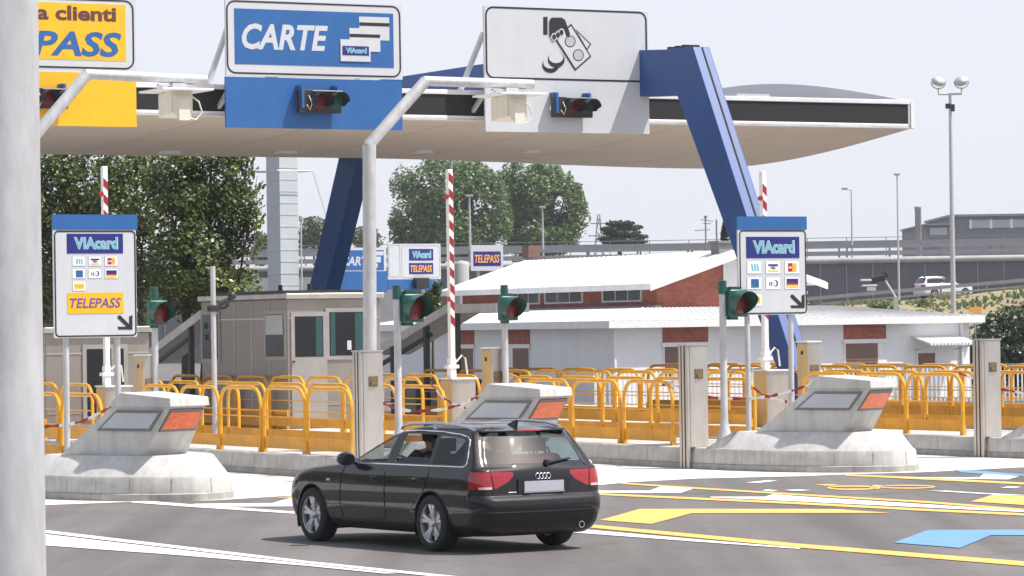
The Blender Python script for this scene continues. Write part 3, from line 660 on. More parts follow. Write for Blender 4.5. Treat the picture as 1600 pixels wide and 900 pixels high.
# covered stairways leading down to the service tunnel
def shelter(k, du, poly, posts, label):
    u = IU(k)+du; q = [uplane(px, py, u) for px, py in poly]; base = W(u, q[0].y, .37)
    t = thing('stair_shelter', label, 'shelter', base, A, 'covered stairways')
    P = [Vector((0, p.y-q[0].y, p.z-.37)) for p in q]
    m = MB()
    for i in range(len(P)-1): m.loft([[P[i]+Vector((x, 0, z)) for x, z in ((0,-.11),(.9,-.11),(.9,.11),(0,.11))], [P[i+1]+Vector((x, 0, z)) for x, z in ((0,-.11),(.9,-.11),(.9,.11),(0,.11))]])
    m.build('roof_slab', M_steel, t, bevel=.01)
    for px in posts:
        y = on_u(px, u)-q[0].y
        zt = 0
        for i in range(len(P)-1):
            a, b = P[i], P[i+1]
            if min(a.y, b.y) <= y <= max(a.y, b.y): zt = a.z+(b.z-a.z)*(y-a.y)/(b.y-a.y)
        for x in (.06,):
            m = MB(); m.box(x-.06, x+.06, y-.06, y+.06, 0, zt-.1); m.build('post', M_dark, t)
    y0, y1 = sorted((P[0].y, P[1].y))
    m = MB(); m.box(.4, .42, min(p.y for p in P)+.2, max(p.y for p in P)-.1, 0, .9); m.build('glass_panel', M_glass, t)
    m = MB(); m.bar(P[0]*.75+Vector((.08, 0, .05)), P[1]*.75+Vector((.08, 0, .05)), .06, .1); m.build('handrail', M_dark, t)
shelter(4, -.75, [(590,548),(697,483),(774,481)], [612, 664, 712], 'sloping steel stair shelter to the right of the tall grey camera pole')
shelter(3, 1.1, [(222,560),(312,492),(330,490)], [232, 296], 'sloping steel stair shelter at the left end of the curtained toll booth')
# pale panelled tower
q = at(443, 455, 118)
dt = thing('panelled_tower', 'slim pale square tower clad in glass blocks with a railing at the top', 'tower', (q.x, q.y, 0), rad(40))
sc = 118/FPX; wL = 21*sc/math.cos(rad(40))/1.0; 
m = MB(); hw = .38; zt = at(443, 235, 118).z+3; m.box(-hw, hw, -hw, hw, 0, zt); m.build('shaft', M_duct, dt)
m = MB(); z = 2.0
while z < zt:
    m.box(-hw-.012, hw+.012, -hw-.012, hw+.012, z, z+.035); z += .40
m.build('panel_joint', M_galv, dt)
zz = at(443, 268, 118).z
m = MB(); m.tube([(-.75,-.75,zz), (.75,-.75,zz), (.75,.75,zz), (-.75,.75,zz), (-.75,-.75,zz)], .02, 6); m.tube([(.75,-.75,zz), (2.6,-.9,zz-5.5)], .012, 5)
m.build('cable_ring', M_galv, dt)
# far factory with a sawtooth row of windows
q = at(1446, 340, 330)
fb = thing('factory_building', 'long grey factory with white mullioned roof windows beyond the motorway', 'building', (q.x, 330, 0))
zt = at(1550, 338, 330).z; zt2 = at(1460, 352, 330).z; xe = at(1486, 340, 330).x-q.x
m = MB(); m.box(xe, 45, 0, 20, 0, zt); m.box(0, xe, 0, 20, 0, zt2); m.build('wall', M_farb, fb)
zb = at(1550, 356, 330).z
for i in range(6): m = MB(); m.box(xe+2.0+i*1.95, xe+3.7+i*1.95, -.08, .02, zb, zt-.35); m.build('window', M_duct, fb)
m = MB(); m.box(.4, xe-.4, -.08, .02, zt2-.95, zt2-.25); m.build('window', M_duct, fb)
for i in range(7): m = MB(); m.box(xe+1.72+i*1.95, xe+1.98+i*1.95, -.12, .02, zb-.05, zt-.3); m.build('mullion', M_white, fb)
m = MB(); m.box(xe-.2, 45, -.3, 20, zt, zt+.22); m.box(-.2, xe, -.3, 20, zt2, zt2+.15); m.build('roof', M_guard, fb)
q = at(1435, 372, 326)
cs = thing('factory_chimney', 'slender grey factory chimney left of the factory', 'chimney', (q.x, 326, 0)); m = MB(); m.lathe([(.36, 0), (.30, at(1435, 323, 326).z-.3), (.34, at(1435, 323, 326).z-.25), (.34, at(1435, 323, 326).z)], 14); m.build('shaft', M_cop, cs, smooth=40)
# ================================================================ OVERHEAD LANE SIGNS
VS = -.55
def sq(px, py): d = L(hit(px, py, W(0, VS, 0, F0), EY), F0); return d.x, d.z
class Sign:
    def __init__(s, name, label, cat, px, py, group=None, conv=sq, frame=F0, v=VS):
        s.x0, s.z0 = conv(px, py); s.conv = conv; s.t = thing(name, label, cat, W(s.x0, v, s.z0, frame), A, group)
    def q(s, px, py): a, b = s.conv(px, py); return a-s.x0, b-s.z0
    def rect(s, name, a, b, mat, d0, d1, par=None, r=0):
        (x0, z1), (x1, z0) = s.q(*a), s.q(*b)
        m = MB()
        if r: m.prism(rrect(x0, x1, z0, z1, r), -d1, -d0)
        else: m.box(x0, x1, -d1, -d0, z0, z1)
        return m.build(name, mat, par or s.t)
    def ring(s, name, a, b, w, r, mat, d0, d1, par=None):
        (x0, z1), (x1, z0) = s.q(*a), s.q(*b)
        m = ringp(MB(), rrect(x0, x1, z0, z1, r), rrect(x0+w, x1-w, z0+w, z1-w, max(.01, r-w)), -d1, -d0); return m.build(name, mat, par or s.t)
    def text(s, body, a, b, mat, d, par=None, shear=0, bold=0, th=.004, name='lettering'):
        (x0, z1), (x1, z0) = s.q(*a), s.q(*b)
        return text(body, x0, x1, z0, z1, -d, th, shear, bold).build(name, mat, par or s.t)
    def poly(s, name, pts, mat, d0, d1, par=None):
        m = MB(); m.prism([s.q(*p) for p in pts], -d1, -d0); return m.build(name, mat, par or s.t)
    def via(s, a, b, d, par=None, name='logo_panel', big=True):      # dark blue panel with the pale block letters
        p = s.rect(name, a, b, M_navy, d, d+.006, par)
        (ax, ay), (bx, by) = a, b; w_, h_ = bx-ax, by-ay
        s.text('VIAcard', (ax+w_*.12, ay+h_*.17), (bx-w_*.09, by-h_*.19), M_signw, d+.006, p, 0, .06, .004, 'letter_outline')
        s.text('VIAcard', (ax+w_*.135, ay+h_*.20), (bx-w_*.105, by-h_*.22), M_cyan, d+.010, p, 0, .02, .004, 'lettering'); return p
c5 = lambda x, y: (320+x/4.185, y/4.186); c6 = lambda x, y: (740+x/4.09, y/4.09)
def braces(s, xs, ztop):
    for x in xs:
        m = MB(); m.bar((x, .06, ztop*.9), (x, 1.6, -.1+.6), .09, .09); m.bar((x, .05, ztop*.35), (x, .6, ztop*.2), .08, .08); m.build('brace', M_galv, s.t)
# CARTE
cs_ = Sign('overhead_sign', 'blue and white overhead sign reading CARTE with three stacked cards', 'road sign', 352, 201)
cs_.rect('upper_panel', (352, -2), (629, 124.5), M_signw, -.06, 0); cs_.rect('lower_panel', (352, 119.5), (629, 203.5), M_blue, -.05, .004)
cs_.ring('border', c5(138, -1), c5(1284, 508), .034, .20, M_ink, .0, .006)
bp = cs_.rect('blue_field', c5(191, 54), c5(1236, 445), M_blue, 0, .006)
cs_.text('CARTE', c5(240, 150), c5(806, 337), M_signw, .006, bp, .22, .03)
for (a, b, st, d) in (((1008,108),(1206,266),(146,174),.010), ((943,183),(1146,340),(221,248),.018), ((884,257),(1081,405),None,.026)):
    cdp = cs_.rect('card_picture', c5(*a), c5(*b), M_signw, .004, d)
    if st: cs_.rect('stripe', c5(a[0]+2, st[0]), c5(b[0]-2, st[1]), M_ink, d, d+.004, cdp)
    else: cs_.via(c5(896, 300), c5(1070, 365), d, cdp)
braces(cs_, (.12, 3.6), 2.4)
# cash
ws = Sign('overhead_sign', 'white overhead sign with a black hand holding banknotes and coins', 'road sign', 756, 206)
ws.rect('panel', (756, 9.5), (1015, 209.5), M_signw, -.06, 0)
ws.ring('border', c6(72, 38), c6(1112, 527), .040, .20, M_ink, 0, .006)
def ell(cx, cy, rx, ry, n=20): return [c6(cx+rx*math.cos(2*math.pi*i/n), cy+ry*math.sin(2*math.pi*i/n)) for i in range(n)]
P6 = lambda *p: [c6(*q) for q in p]
ic = ws.poly('hand_symbol', P6((445,108),(472,108),(472,222),(445,222)), M_ink, 0, .006)
ws.poly('note_back', P6((652,186),(752,282),(724,322)), M_ink, 0, .004, ic); ws.poly('note_back_face', P6((664,207),(741,283),(722,310)), M_signw, .004, .007, ic)
ws.poly('note', P6((592,178),(623,152),(751,361),(648,452),(512,240)), M_ink, .004, .010, ic); ws.poly('note_face', P6((602,183),(620,166),(740,359),(650,438),(526,243)), M_signw, .010, .013, ic)
for c in ((615,265),(667,353)): ws.poly('note_disc', ell(*c, 35, 38), M_ink, .013, .015, ic); ws.poly('note_disc_face', ell(*c, 29, 32), M_grey, .015, .017, ic)
ws.poly('hand', P6((483,232),(483,130),(497,113),(562,113),(582,128),(600,175),(614,215),(608,240),(592,234),(580,198),(560,182),(530,194),(505,232)), M_ink, .013, .018, ic)
for c in ((512,236),(537,224),(560,207)): ws.poly('finger', ell(*c, 19, 25), M_signw, .018, .020, ic); ws.poly('finger_tip', ell(c[0]-1, c[1]+1, 12, 18), M_ink, .020, .022, ic)
for c in ((492,410),(526,376)):
    ws.poly('coin', ell(c[0], c[1]+6, 54, 50), M_ink, .004+.008*(c[0] > 500), .008+.008*(c[0] > 500), ic); ws.poly('coin_face', ell(c[0]-2, c[1]-8, 46, 36), M_signw, .008+.008*(c[0] > 500), .011+.008*(c[0] > 500), ic)
braces(ws, (.05, 3.5), 2.4)
# yellow
ys = Sign('overhead_sign', 'yellow overhead sign lettered in brown and blue, cut off by the near pole', 'road sign', 213, 198)
ys.rect('upper_panel', (-105, -12), (213.5, 112), M_signw, -.06, 0); ys.rect('lower_panel', (-105, 107.5), (213.5, 198.5), M_yel, -.05, .004)
ys.ring('border', (-99, -10), (210, 109), .034, .20, M_ink, 0, .006)
bp = ys.rect('yellow_field', (-86, -2), (197, 95.5), M_yel, 0, .006)
ys.text('a clienti', (57, 7), (181.5, 34.5), M_brown, .006, bp, 0, .035); ys.text('TELEPASS', (-80, 43), (190, 90), M_blue, .006, bp, .22, .03)
braces(ys, (-.15,), 2.4)
# signal heads hung on the signs
def lane_signal(s, a, b, label):
    (x0, z1), (x1, z0) = s.q(*a), s.q(*b); w_, h_ = x1-x0, z1-z0
    t = thing('lane_signal', label, 'traffic light', W(s.x0+x0, VS, s.z0+z0, F0), A, 'signals on the overhead signs')
    m = MB(); m.box(0, w_, -.24, -.10, 0, h_); m.build('backboard', M_dark, t, bevel=.01)
    for i, mt in ((0, M_lensr), (1, M_lensg)):
        cx = w_*(.45+.40*i); r = h_*.36
        m = MB(); m.lathe([(r, -.26), (r*.9, -.262)], 18, 'y', (cx, 0, h_*.5)); l = m.build('lens', mt, t, smooth=40)
        m = MB(); R0 = []
        for y in (-.24, -.58):
            R0.append([(cx+r*1.08*math.cos(rad(q)), y+(.16 if y < -.3 and q < 0 else 0), h_*.5+r*1.08*math.sin(rad(q))) for q in range(-30, 211, 15)])
        R1 = [[(cx+(p[0]-cx)*.95, p[1], h_*.5+(p[2]-h_*.5)*.95) for p in r_] for r_ in R0]
        m.loft([R0[0], R0[1]], False, False); m.loft([R1[1], R1[0]], False, False); m.build('hood', M_dark, t, smooth=40)
    for x in (.08, w_-.08): m = MB(); m.box(x-.05, x+.05, -.2, 0, h_, h_+.10); m.box(x-.03, x+.03, -.26, -.2, h_*.2, h_+.08); m.build('bracket', M_blue, t)
    m = MB(); m.box(.3, w_, -.30, -.24, h_-.03, h_-.01); m.build('visor_strip', M_galv, t)
    m = MB(); m.tube([(.22, -.25, h_*.75), (.27, -.30, h_*.4), (.22, -.30, h_*.12), (.16, -.27, h_*.35)], .012, 6); m.build('cable', M_ivory, t)
lane_signal(cs_, (460, 141), (526, 178), 'black two-lamp signal mounted on the blue panel of the CARTE sign')
lane_signal(ws, (857, 152), (918, 185), 'black two-lamp signal mounted on the white banknote sign')
lane_signal(ys, (38, 138), (100, 171), 'black two-lamp signal on the yellow sign beside the near pole')

# ================================================================ FENCES
def make_fence():
    t = thing('fence_panel', 'yellow hoop-topped fence panel', 'fence panel', (0,0,0), 0)
    Lp, H, r = 1.72, 1.12, .034
    pts = [(0, 0, 0), (0, 0, H-.32)]+[(0, .32-.32*math.cos(rad(a)), H-.32+.32*math.sin(rad(a))) for a in (22, 45, 68, 90)]
    pts += [(0, Lp-.32+.32*math.sin(rad(a)), H-.32+.32*math.cos(rad(a))) for a in (0, 22, 45, 68, 90)]+[(0, Lp, 0)]
    m = MB(); m.tube(pts, r, 8)
    for y in (0, Lp): m.box(-.045, .045, y-.05, y+.05, 0, .012); m.box(-.040, .040, y-.042, y+.042, .01, .20)
    m.build('frame', M_fence, t, smooth=40)
    m = MB(); m.tube([(0, .02, .62), (0, Lp-.02, .62)], .013, 6); m.build('rail', M_fence, t, smooth=40)
    m = MB(); m.box(-.006, .006, .02, Lp-.02, .07, .27); m.box(-.015, .006, .02, Lp-.02, .262, .275); m.build('kick_plate', M_fence2, t); return t
fp0 = make_fence(); nf = 0
rowname = {(1, -1): 'on the near side of the island at far left', (1, 1): 'on the far side of the island at far left', (2, -1): 'on the near kerb left of the estate car', (2, 1): 'in the second row left of the estate car',
           (3, -1): 'on the near kerb right of the estate car', (3, 1): 'in the second row right of the estate car', (4, -1): 'on the near kerb at the right edge',
           (4, 1): 'in the second row at the right edge', (5, -1): 'in the rear rows at the right edge', (5, 1): 'in the rearmost row at the right edge'}
rf = random.Random(11)
for k in (1, 2, 3, 4, 5):
    for sd in (-1, 1):
        n = 12
        lab_ = 'yellow hoop-topped fence panel ' + rowname[(k, sd)]
        for i in range(n):
            v = 4.55+i*1.80+(0 if sd < 0 else .35); u = IU(k)+sd*.97
            if sd < 0:
                if i in {2: (5,), 3: (3, 4), 4: (3,)}.get(k, ()): continue      # gap where the cabinets face the lane
            if k in (2, 3) and i >= 5: u = IU(k)+sd*1.22
            x, y = pxof(W(u, v+.75, .8))
            if not (-60 < x < 1680): continue
            tw = rad(rf.uniform(-1.2, 1.2)); lz = .368
            if nf == 0: o = fp0; o.location = W(u, v, lz); o.rotation_euler = (0, 0, A+tw); o['label'] = lab_; o['group'] = 'yellow fence panels on the toll islands'
            else: o = dup(fp0, W(u, v, lz), A+tw, lab_, 'yellow fence panels on the toll islands')
            if i == 0: o['label'] = lab_.replace('yellow hoop-topped', 'foremost yellow hoop-topped')
            nf += 1
print('fences', nf)

# ================================================================ PILLARS, CABINETS, BARRIERS
def pillar(k, label):
    t = thing('steel_pillar', label, 'pillar', W(IU(k)-1.33, 3.40, 0), A, 'tall stainless pillars at the island edges')
    m = MB(); m.box(.0, .36, -.02, .30, .37, 2.12); m.build('body', M_steel, t, bevel=.012)
    m = MB()
    for y in (-.01, .10, .20): m.box(-.05, .0, y, y+.075, .01, 2.12)
    m.build('channel', M_steel, t, bevel=.008)
    m = MB(); m.box(-.052, -.045, .075, .10, .01, 2.12); m.box(-.052, -.045, .17, .20, .01, 2.12); m.build('groove', M_dark, t)
    m = MB(); m.box(.10, .26, -.035, -.02, 1.55, 1.72); m.box(.13, .23, -.06, -.03, 1.58, 1.64); m.build('reader', M_bronze, t)
    m = MB(); m.box(-.055, .37, -.03, .31, 2.12, 2.145); m.build('cap', M_steel, t); return t
pillar(2, 'tall stainless pillar in front of the grey camera pole, behind the estate car bonnet')
pillar(3, 'tall stainless pillar standing at the kerb right of the estate car'); pillar(4, 'tall stainless pillar at the right edge of the photo')
def cabinet(k, px0, px1, ytop, label):
    u = IU(k)-.55; v = on_u((px0+px1)/2, u+.1); z = vplane((px0+px1)/2, ytop, v).z
    t = thing('pay_cabinet', label, 'cabinet', W(u, v, .37), A, 'beige cabinets behind the crash noses')
    h = z-.37; m = MB(); m.mat(0).box(0, .30, -.19, .19, 0, h); m.build('body', M_steel, t, bevel=.01)
    m = MB(); m.box(-.012, .0, -.18, .18, .02, h-.03); m.build('side_sheet', M_beige, t)
    m = MB(); m.box(-.03, .32, -.21, .21, h, h+.03); m.build('lid', M_trim, t)
    m = MB(); m.box(.06, .24, -.215, -.19, h*.62, h*.74); m.build('label_plate', M_bronze, t)
    m = MB(); m.box(-.03, -.012, -.03, .03, h*.86, h*.9); m.build('lock', M_dark, t); return t
cabinet(2, 207, 243, 556, 'beige and steel cabinet beside the left signal post'); cabinet(3, 750, 786, 545, 'beige and steel cabinet behind the crash nose above the car')
cabinet(4, 1247, 1276, 535, 'beige and steel cabinet right of the right-hand card sign')
def barrier(k, px, ybox, ytop, label):
    u = IU(k)-.45; v = on_u(px+3, u); z = vplane(px, ybox, v).z; zt = vplane(px-5, ytop, v).z
    t = thing('barrier_gate', label, 'barrier', W(u, v, .37), A, 'raised toll barriers'); h = z-.37
    m = MB(); m.box(-.10, .42, -.25, .25, 0, h); m.build('cabinet', M_steel, t, bevel=.012)
    m = MB(); m.box(-.115, -.10, -.24, .24, .02, h-.02); m.build('side_sheet', M_beige, t)
    m = MB(); m.box(-.13, .45, -.28, .28, h, h+.03); m.build('lid', M_trim, t)
    m = MB(); m.box(-.065, .065, -.11, .05, h+.03, h+.42); m.box(-.12, .12, -.13, .06, h+.22, h+.29); m.build('pivot', M_white, t, bevel=.01)
    H2 = zt-.37
    m = MB(); m.box(-.05, .05, -.10, .02, h+.42, H2); arm = m.build('arm', M_rw_w, t, bevel=.006)
    m = MB(); z = h+1.05
    while z < H2-.25:
        m.prism([(-.042, z+.09), (.052, z), (.052, z+.16), (-.042, z+.25)], -.106, -.09); z += .315
    m.build('red_stripe', M_rw_r, arm)
    for zl in (H2-.55, h+1.6): m = MB(); m.lathe([(.05, -.02), (.05, .03)], 12, 'y', (-.09, -.09, zl)); m.build('red_lamp', M_rw_r, arm)
    m = MB(); m.tube([(.1, -.05, h+.35), (.22, -.05, h+.48), (.30, -.05, h+.42), (.34, -.05, h+.1)], .018, 6); m.build('cable', M_ivory, t)
    return t
barrier(2, 163, 605, 260, 'raised red and white barrier arm behind the left card sign'); barrier(3, 702, 593, 265, 'raised red and white barrier arm in front of the twin green trees')
barrier(4, 1192, 580, 268, 'raised red and white barrier arm behind the right card sign')

# ================================================================ SIGNAL POSTS
def signal_post(kind, px, u, v, ytop, yhead, label):
    if v is None: v = on_u(px, u)
    zt = vplane(px, ytop, v).z-.37; zh = vplane(px, yhead, v).z-.37
    t = thing('signal_post', label, 'traffic light', W(u, v, .37), A, 'green signal heads on posts')
    m = MB(); m.lathe([(.16, 0), (.155, .04), (.085, .32), (.065, .42), (.06, zt-.22), (.06, zt-.2)], 14); m.build('post', M_galv2, t, smooth=40)
    m = MB(); m.lathe([(.075, zt-.24), (.075, zt-.01), (.05, zt)], 14); m.build('cap', M_green, t, smooth=40)
    ox = .24 if kind == 'side' else .0; oy = -.10 if kind != 'side' else -.04
    hd = MB(); hd.box(ox-.19, ox+.19, oy-.12, oy+.05, zh-.24, zh+.24); hb = hd.build('head', M_green, t, bevel=.03)
    r = .205; rings = []
    for y, cut in ((oy-.10, 0), (oy-.46, 1)):
        rings.append([(ox+r*math.cos(rad(q)), y+(.20*max(0, (20-q if q < 20 else q-160))/60.0 if cut else 0), zh+r*math.sin(rad(q))) for q in range(-60, 241, 12)])
    inn = [[(ox+(p[0]-ox)*.95, p[1], zh+(p[2]-zh)*.95) for p in g_] for g_ in rings]
    m = MB(); m.loft(rings, False, False); m.loft(inn[::-1], False, False); m.build('hood', M_green, hb, smooth=40)
    m = MB(); m.lathe([(.19, oy-.125), (.15, oy-.15), (.05, oy-.165), (0.001, oy-.165)], 20, 'y', (ox, 0, zh)); m.build('lens', M_lensr, hb, smooth=40)
    for q in ((ox-.12, ox+.10, zh+.235, zh+.29), (ox-.14, ox+.02, zh-.29, zh-.235)):
        m = MB(); m.box(q[0], q[1], oy-.05, oy+.03, q[2], q[3]); m.box(-.02, ox+.04, -.03, .03, q[2]+.005, q[3]-.005); m.build('bracket', M_green, t)
    return t
signal_post('side', 1131, IU(3)-.22, None, 438, 474, 'green signal head on a grey post left of the right-hand card sign')
signal_post('side', 622, IU(2)-.22, None, 445, 482, 'green signal head on a grey post just right of the tall camera pole')
signal_post('centre', 790, IU(3)-.3, None, 445, 482, 'green signal head on a grey post in front of the low white building')
signal_post('centre', 243, IU(2)-.3, None, 448, 489, 'green signal head on a grey post beside the left-hand card sign')

# ================================================================ CARD SIGNS ON TWIN POSTS
def card_sign(k, du, pc, tl, br, yblue, inner, posts, logo, cards, tele, label, arrow):
    u = IU(k)+du; v = on_u(pc, u); conv = lambda px, py: (lambda d: (d.x, d.z))(L(hit(px, py, W(0, v, 0), EY)))
    s = Sign('card_sign', label, 'road sign', tl[0], br[1], 'card signs on twin posts', conv, O, v)
    s.rect('panel', tl, br, M_signw, -.04, 0, r=.03); s.rect('blue_header', (tl[0]-.5, tl[1]-.5), (br[0], yblue), M_blue, -.045, .006)
    s.ring('border', *inner, .022, .07, M_ink, 0, .005)
    s.via(*logo, 0)
    for j, (cx, cy, w_, h_) in enumerate(cards):
        f = s.rect('card_picture', (cx-w_/2, cy-h_/2), (cx+w_/2, cy+h_/2), M_grey, 0, .004); i = s.rect('card_face', (cx-w_/2+.8, cy-h_/2+.8), (cx+w_/2-.8, cy+h_/2-.8), M_white, .004, .006, f)
        R = lambda a, b, c, d, mt: s.rect('card_mark', (cx+a*w_, cy+b*h_), (cx+c*w_, cy+d*h_), mt, .006, .009, f)
        if j == 0:
            for q in (-.22, -.04, .14): s.poly('card_mark', [(cx+q*w_, cy-.25*h_), (cx+(q+.10)*w_, cy-.25*h_), (cx+(q+.16)*w_, cy+.28*h_), (cx+(q+.06)*w_, cy+.28*h_)], M_cyan, .006, .009, f)
        elif j == 1: R(-.32, -.24, .32, -.10, M_navy); R(-.32, .22, .32, .34, M_gold); s.text('VISA', (cx-.16*w_, cy-.06*h_), (cx+.16*w_, cy+.14*h_), M_navy, .006, f, .2, .02)
        elif j == 2: R(-.28, -.32, .0, .32, M_red); R(.0, -.32, .28, .32, M_orangetext); R(-.22, -.06, .22, .08, M_white)
        elif j == 3: R(-.22, -.34, .30, .34, M_blue); R(-.22, .02, .30, .34, M_cyan)
        elif j == 4: s.poly('card_mark', [(cx+w_*(.15+.16*math.cos(2*math.pi*q/14)), cy+h_*.26*math.sin(2*math.pi*q/14)) for q in range(14)], M_navy, .006, .009, f); R(-.26, -.12, -.20, .2, M_ink); R(-.14, -.12, -.08, .2, M_ink); s.poly('card_mark', [(cx+w_*(.10+.10*math.cos(2*math.pi*q/12)), cy+h_*.20*math.sin(2*math.pi*q/12)) for q in range(12)], M_white, .009, .011, f)
        elif j == 5: R(-.38, -.34, .38, -.02, M_navy); R(-.38, -.02, .38, .14, M_red); R(-.38, .14, .38, .36, M_gold)
        else: R(-.36, -.28, .36, .28, M_gold); R(-.30, -.04, .30, .06, M_orangetext)
    if tele:
        p = s.rect('yellow_plate', tele[0], tele[1], M_yel, 0, .006); s.text('TELEPASS', tele[2], tele[3], M_purple, .006, p, .22, .012)
    ax, ay, sc = arrow
    a = [(-1,-1),(-.72,-1),(.55,.28),(.55,-.85),(1,-1.05),(1,1),(-.95,1),(-1.1,.62),(.18,.62),(-1.15,-.66)]
    s.poly('arrow', [(ax+x*sc, ay+y*sc) for x, y in a], M_ink, 0, .006)
    ztop = s.q(*tl)[1]
    for px in posts:
        x = s.q(px, br[1])[0]; m = MB(); m.tube([(x, .10, .37-s.z0), (x, .10, ztop-.1)], .048, 12); m.box(x-.09, x+.09, .01, .19, .37-s.z0, .39-s.z0); m.build('post', M_galv2, s.t, smooth=40)
    m = MB()
    for f in (.2, .8): m.box(s.q(tl[0], 0)[0]+.05, s.q(br[0], 0)[0]-.05, .04, .07, ztop*f, ztop*f+.05)
    m.build('stiffener', M_galv, s.t); return v
X7 = lambda x, y: (1140+x*.2112, 320+y*.2111); X8 = lambda x, y: (70+x*.2443, 320+y*.2444)
crd = [(182,463,113,97),(320,463,113,97),(462,463,113,97),(182,581,113,93),(322,581,113,93),(463,579,113,93),(185,704,113,93)]
v3 = card_sign(3, .75, 1206, (1152.5, 338.5), (1260.5, 491), 359, (X7(70,188), X7(572,803)), (1172, 1240), (X7(121,237), X7(516,393)), [(*X7(x, y), w*.2112, h*.2111) for x, y, w, h in crd], None, 'white card sign with blue header but no yellow plate, beside the blue leg', (*X7(505,714), 10.5))
crl = [(217,360,87,64),(320,360,87,64),(425,360,87,64),(217,441,87,64),(320,439,87,64),(426,441,87,64),(219,520,87,64)]
v1 = card_sign(1, .55, 148, (82.5, 335.5), (214.5, 526.5), 359, (X8(58,165), X8(588,838)), (106.5, 187), (X8(140,185), X8(500,310)), [(*X8(x, y), w*.2443, h*.2444) for x, y, w, h in crl], (X8(143,563), X8(505,693), X8(158,598), X8(487,657)), 'white card sign with a yellow TELEPASS plate, at left beside the near pole', (*X8(515,752), 11))
print('card sign v', v3, v1)

# ================================================================ CAMERA POLES
def cam_pole(u, px, pts, label, camlabel, cb):
    v = on_u(px, u); P = [vplane(*p, v) for p in pts]; b = P[0]
    t = thing('camera_pole', label, 'pole', W(b.x, v, .37), A, 'cantilever camera poles')
    Q = [Vector((p.x-b.x, 0, p.z-.37)) for p in P]; Q[0].z = 0
    m = MB(); m.tube([Q[0], Q[1]], .115, 18); m.lathe([(.2, 0), (.2, .03)], 18); m.build('post', M_galv2, t, smooth=40)
    m = MB(); m.tube([Q[1]-Vector((0,0,.02)), Q[1]+(Q[2]-Q[1])*.01, Q[2]], .10, 16); m.build('raker', M_galv2, t, smooth=40)
    m = MB(); m.tube([Q[2]-(Q[3]-Q[2])*.02, Q[3]], .085, 16); m.build('arm', M_galv2, t, smooth=40)
    c = vplane(*cb, v); cz = c.z-.37; cx = c.x-b.x
    h = thing('camera_housing', camlabel, 'camera', W(c.x, v, c.z), A, 'camera housings under the pole arms')
    m = MB(); d = .36
    m.loft([[(-.30,-.42,-.18),(.10,-.42,-.18),(.10,-.42,.22),(-.30,-.42,.22)], [(-.22,.30,-.22),(.24,.30,-.22),(.24,.30,.18),(-.22,.30,.18)]]); m.build('body', M_ivory, h, bevel=.02)
    m = MB(); m.box(-.52, .40, -.62, .42, .20, .235); m.build('sun_shield', M_white, h, bevel=.008)
    m = MB(); m.loft([[(-.26,-.425,-.16),(.06,-.425,-.16),(.06,-.425,.14),(-.26,-.425,.14)], [(-.18,-.50,-.30),(.02,-.50,-.30),(.02,-.50,.02),(-.18,-.50,.02)]]); m.build('visor', M_ivory, h)
    za = Q[3].z-cz-.09
    m = MB(); m.box(-.12, .12, -.10, .10, za-.06, za+.02); m.tube([(-.08, 0, .22), (-.08, 0, za)], .025, 6); m.tube([(.08, 0, .22), (.08, 0, za)], .025, 6); m.box(-.35, .30, -.05, .05, .30, .33); m.tube([(-.3,0,.23),(-.3,0,.32)], .02, 6); m.tube([(.26,0,.23),(.26,0,.32)], .02, 6); m.build('bracket', M_galv, h)
    m = MB(); m.tube([(.26, .1, .18), (.44, .1, .06), (.50, .1, -.12), (.38, .1, -.25), (.22, .1, -.2)], .014, 6); m.build('cable', M_ivory, h, smooth=40)
    return v
vc = cam_pole(IU(2)-.15, 578, [(578, 680), (577, 226), (665, 126.5), (832, 132)], 'tall grey cantilever pole rising behind the pillar in mid photo', 'ivory camera housing under the arm in front of the banknote sign', (797, 169))
vc1 = cam_pole(IU(1)+.35, 49, [(49, 690), (47, 221), (136, 116), (322, 125)], 'grey cantilever pole hidden by the near pole, its arm crossing the yellow sign', 'ivory camera housing hanging between the yellow and CARTE signs', (277, 163))
print('campole', vc, vc1)
v = on_u(335, IU(2)+.6); zt = vplane(333, 416, v).z-.37
t = thing('cctv_pole', 'thin grey pole with a small black camera in front of the curtained toll booth', 'pole', W(IU(2)+.6, v, .37), A)
m = MB(); m.tube([(0,0,0), (0,0,zt)], .05, 12); m.build('post', M_galv2, t, smooth=40)
zc = vplane(345, 482, v).z-.37
m = MB(); m.tube([(-.12,0,zc), (.22,0,zc), (.30,0,zc+.05), (.30, 0, zc+.16)], .03, 8); m.box(-.09, .09, -.08, .08, zc-.06, zc+.06); m.build('bracket', M_dark, t, smooth=40)
m = MB(); m.tube([(.12, 0, zc+.08), (.34, -.05, zc+.17)], .055, 10); m.lathe([(.001,-.09),(.06,-.06),(.085,0),(.06,.06),(.001,.09)], 12, 'z', (.37, -.06, zc+.24)); m.build('camera', M_dark, t, smooth=50)

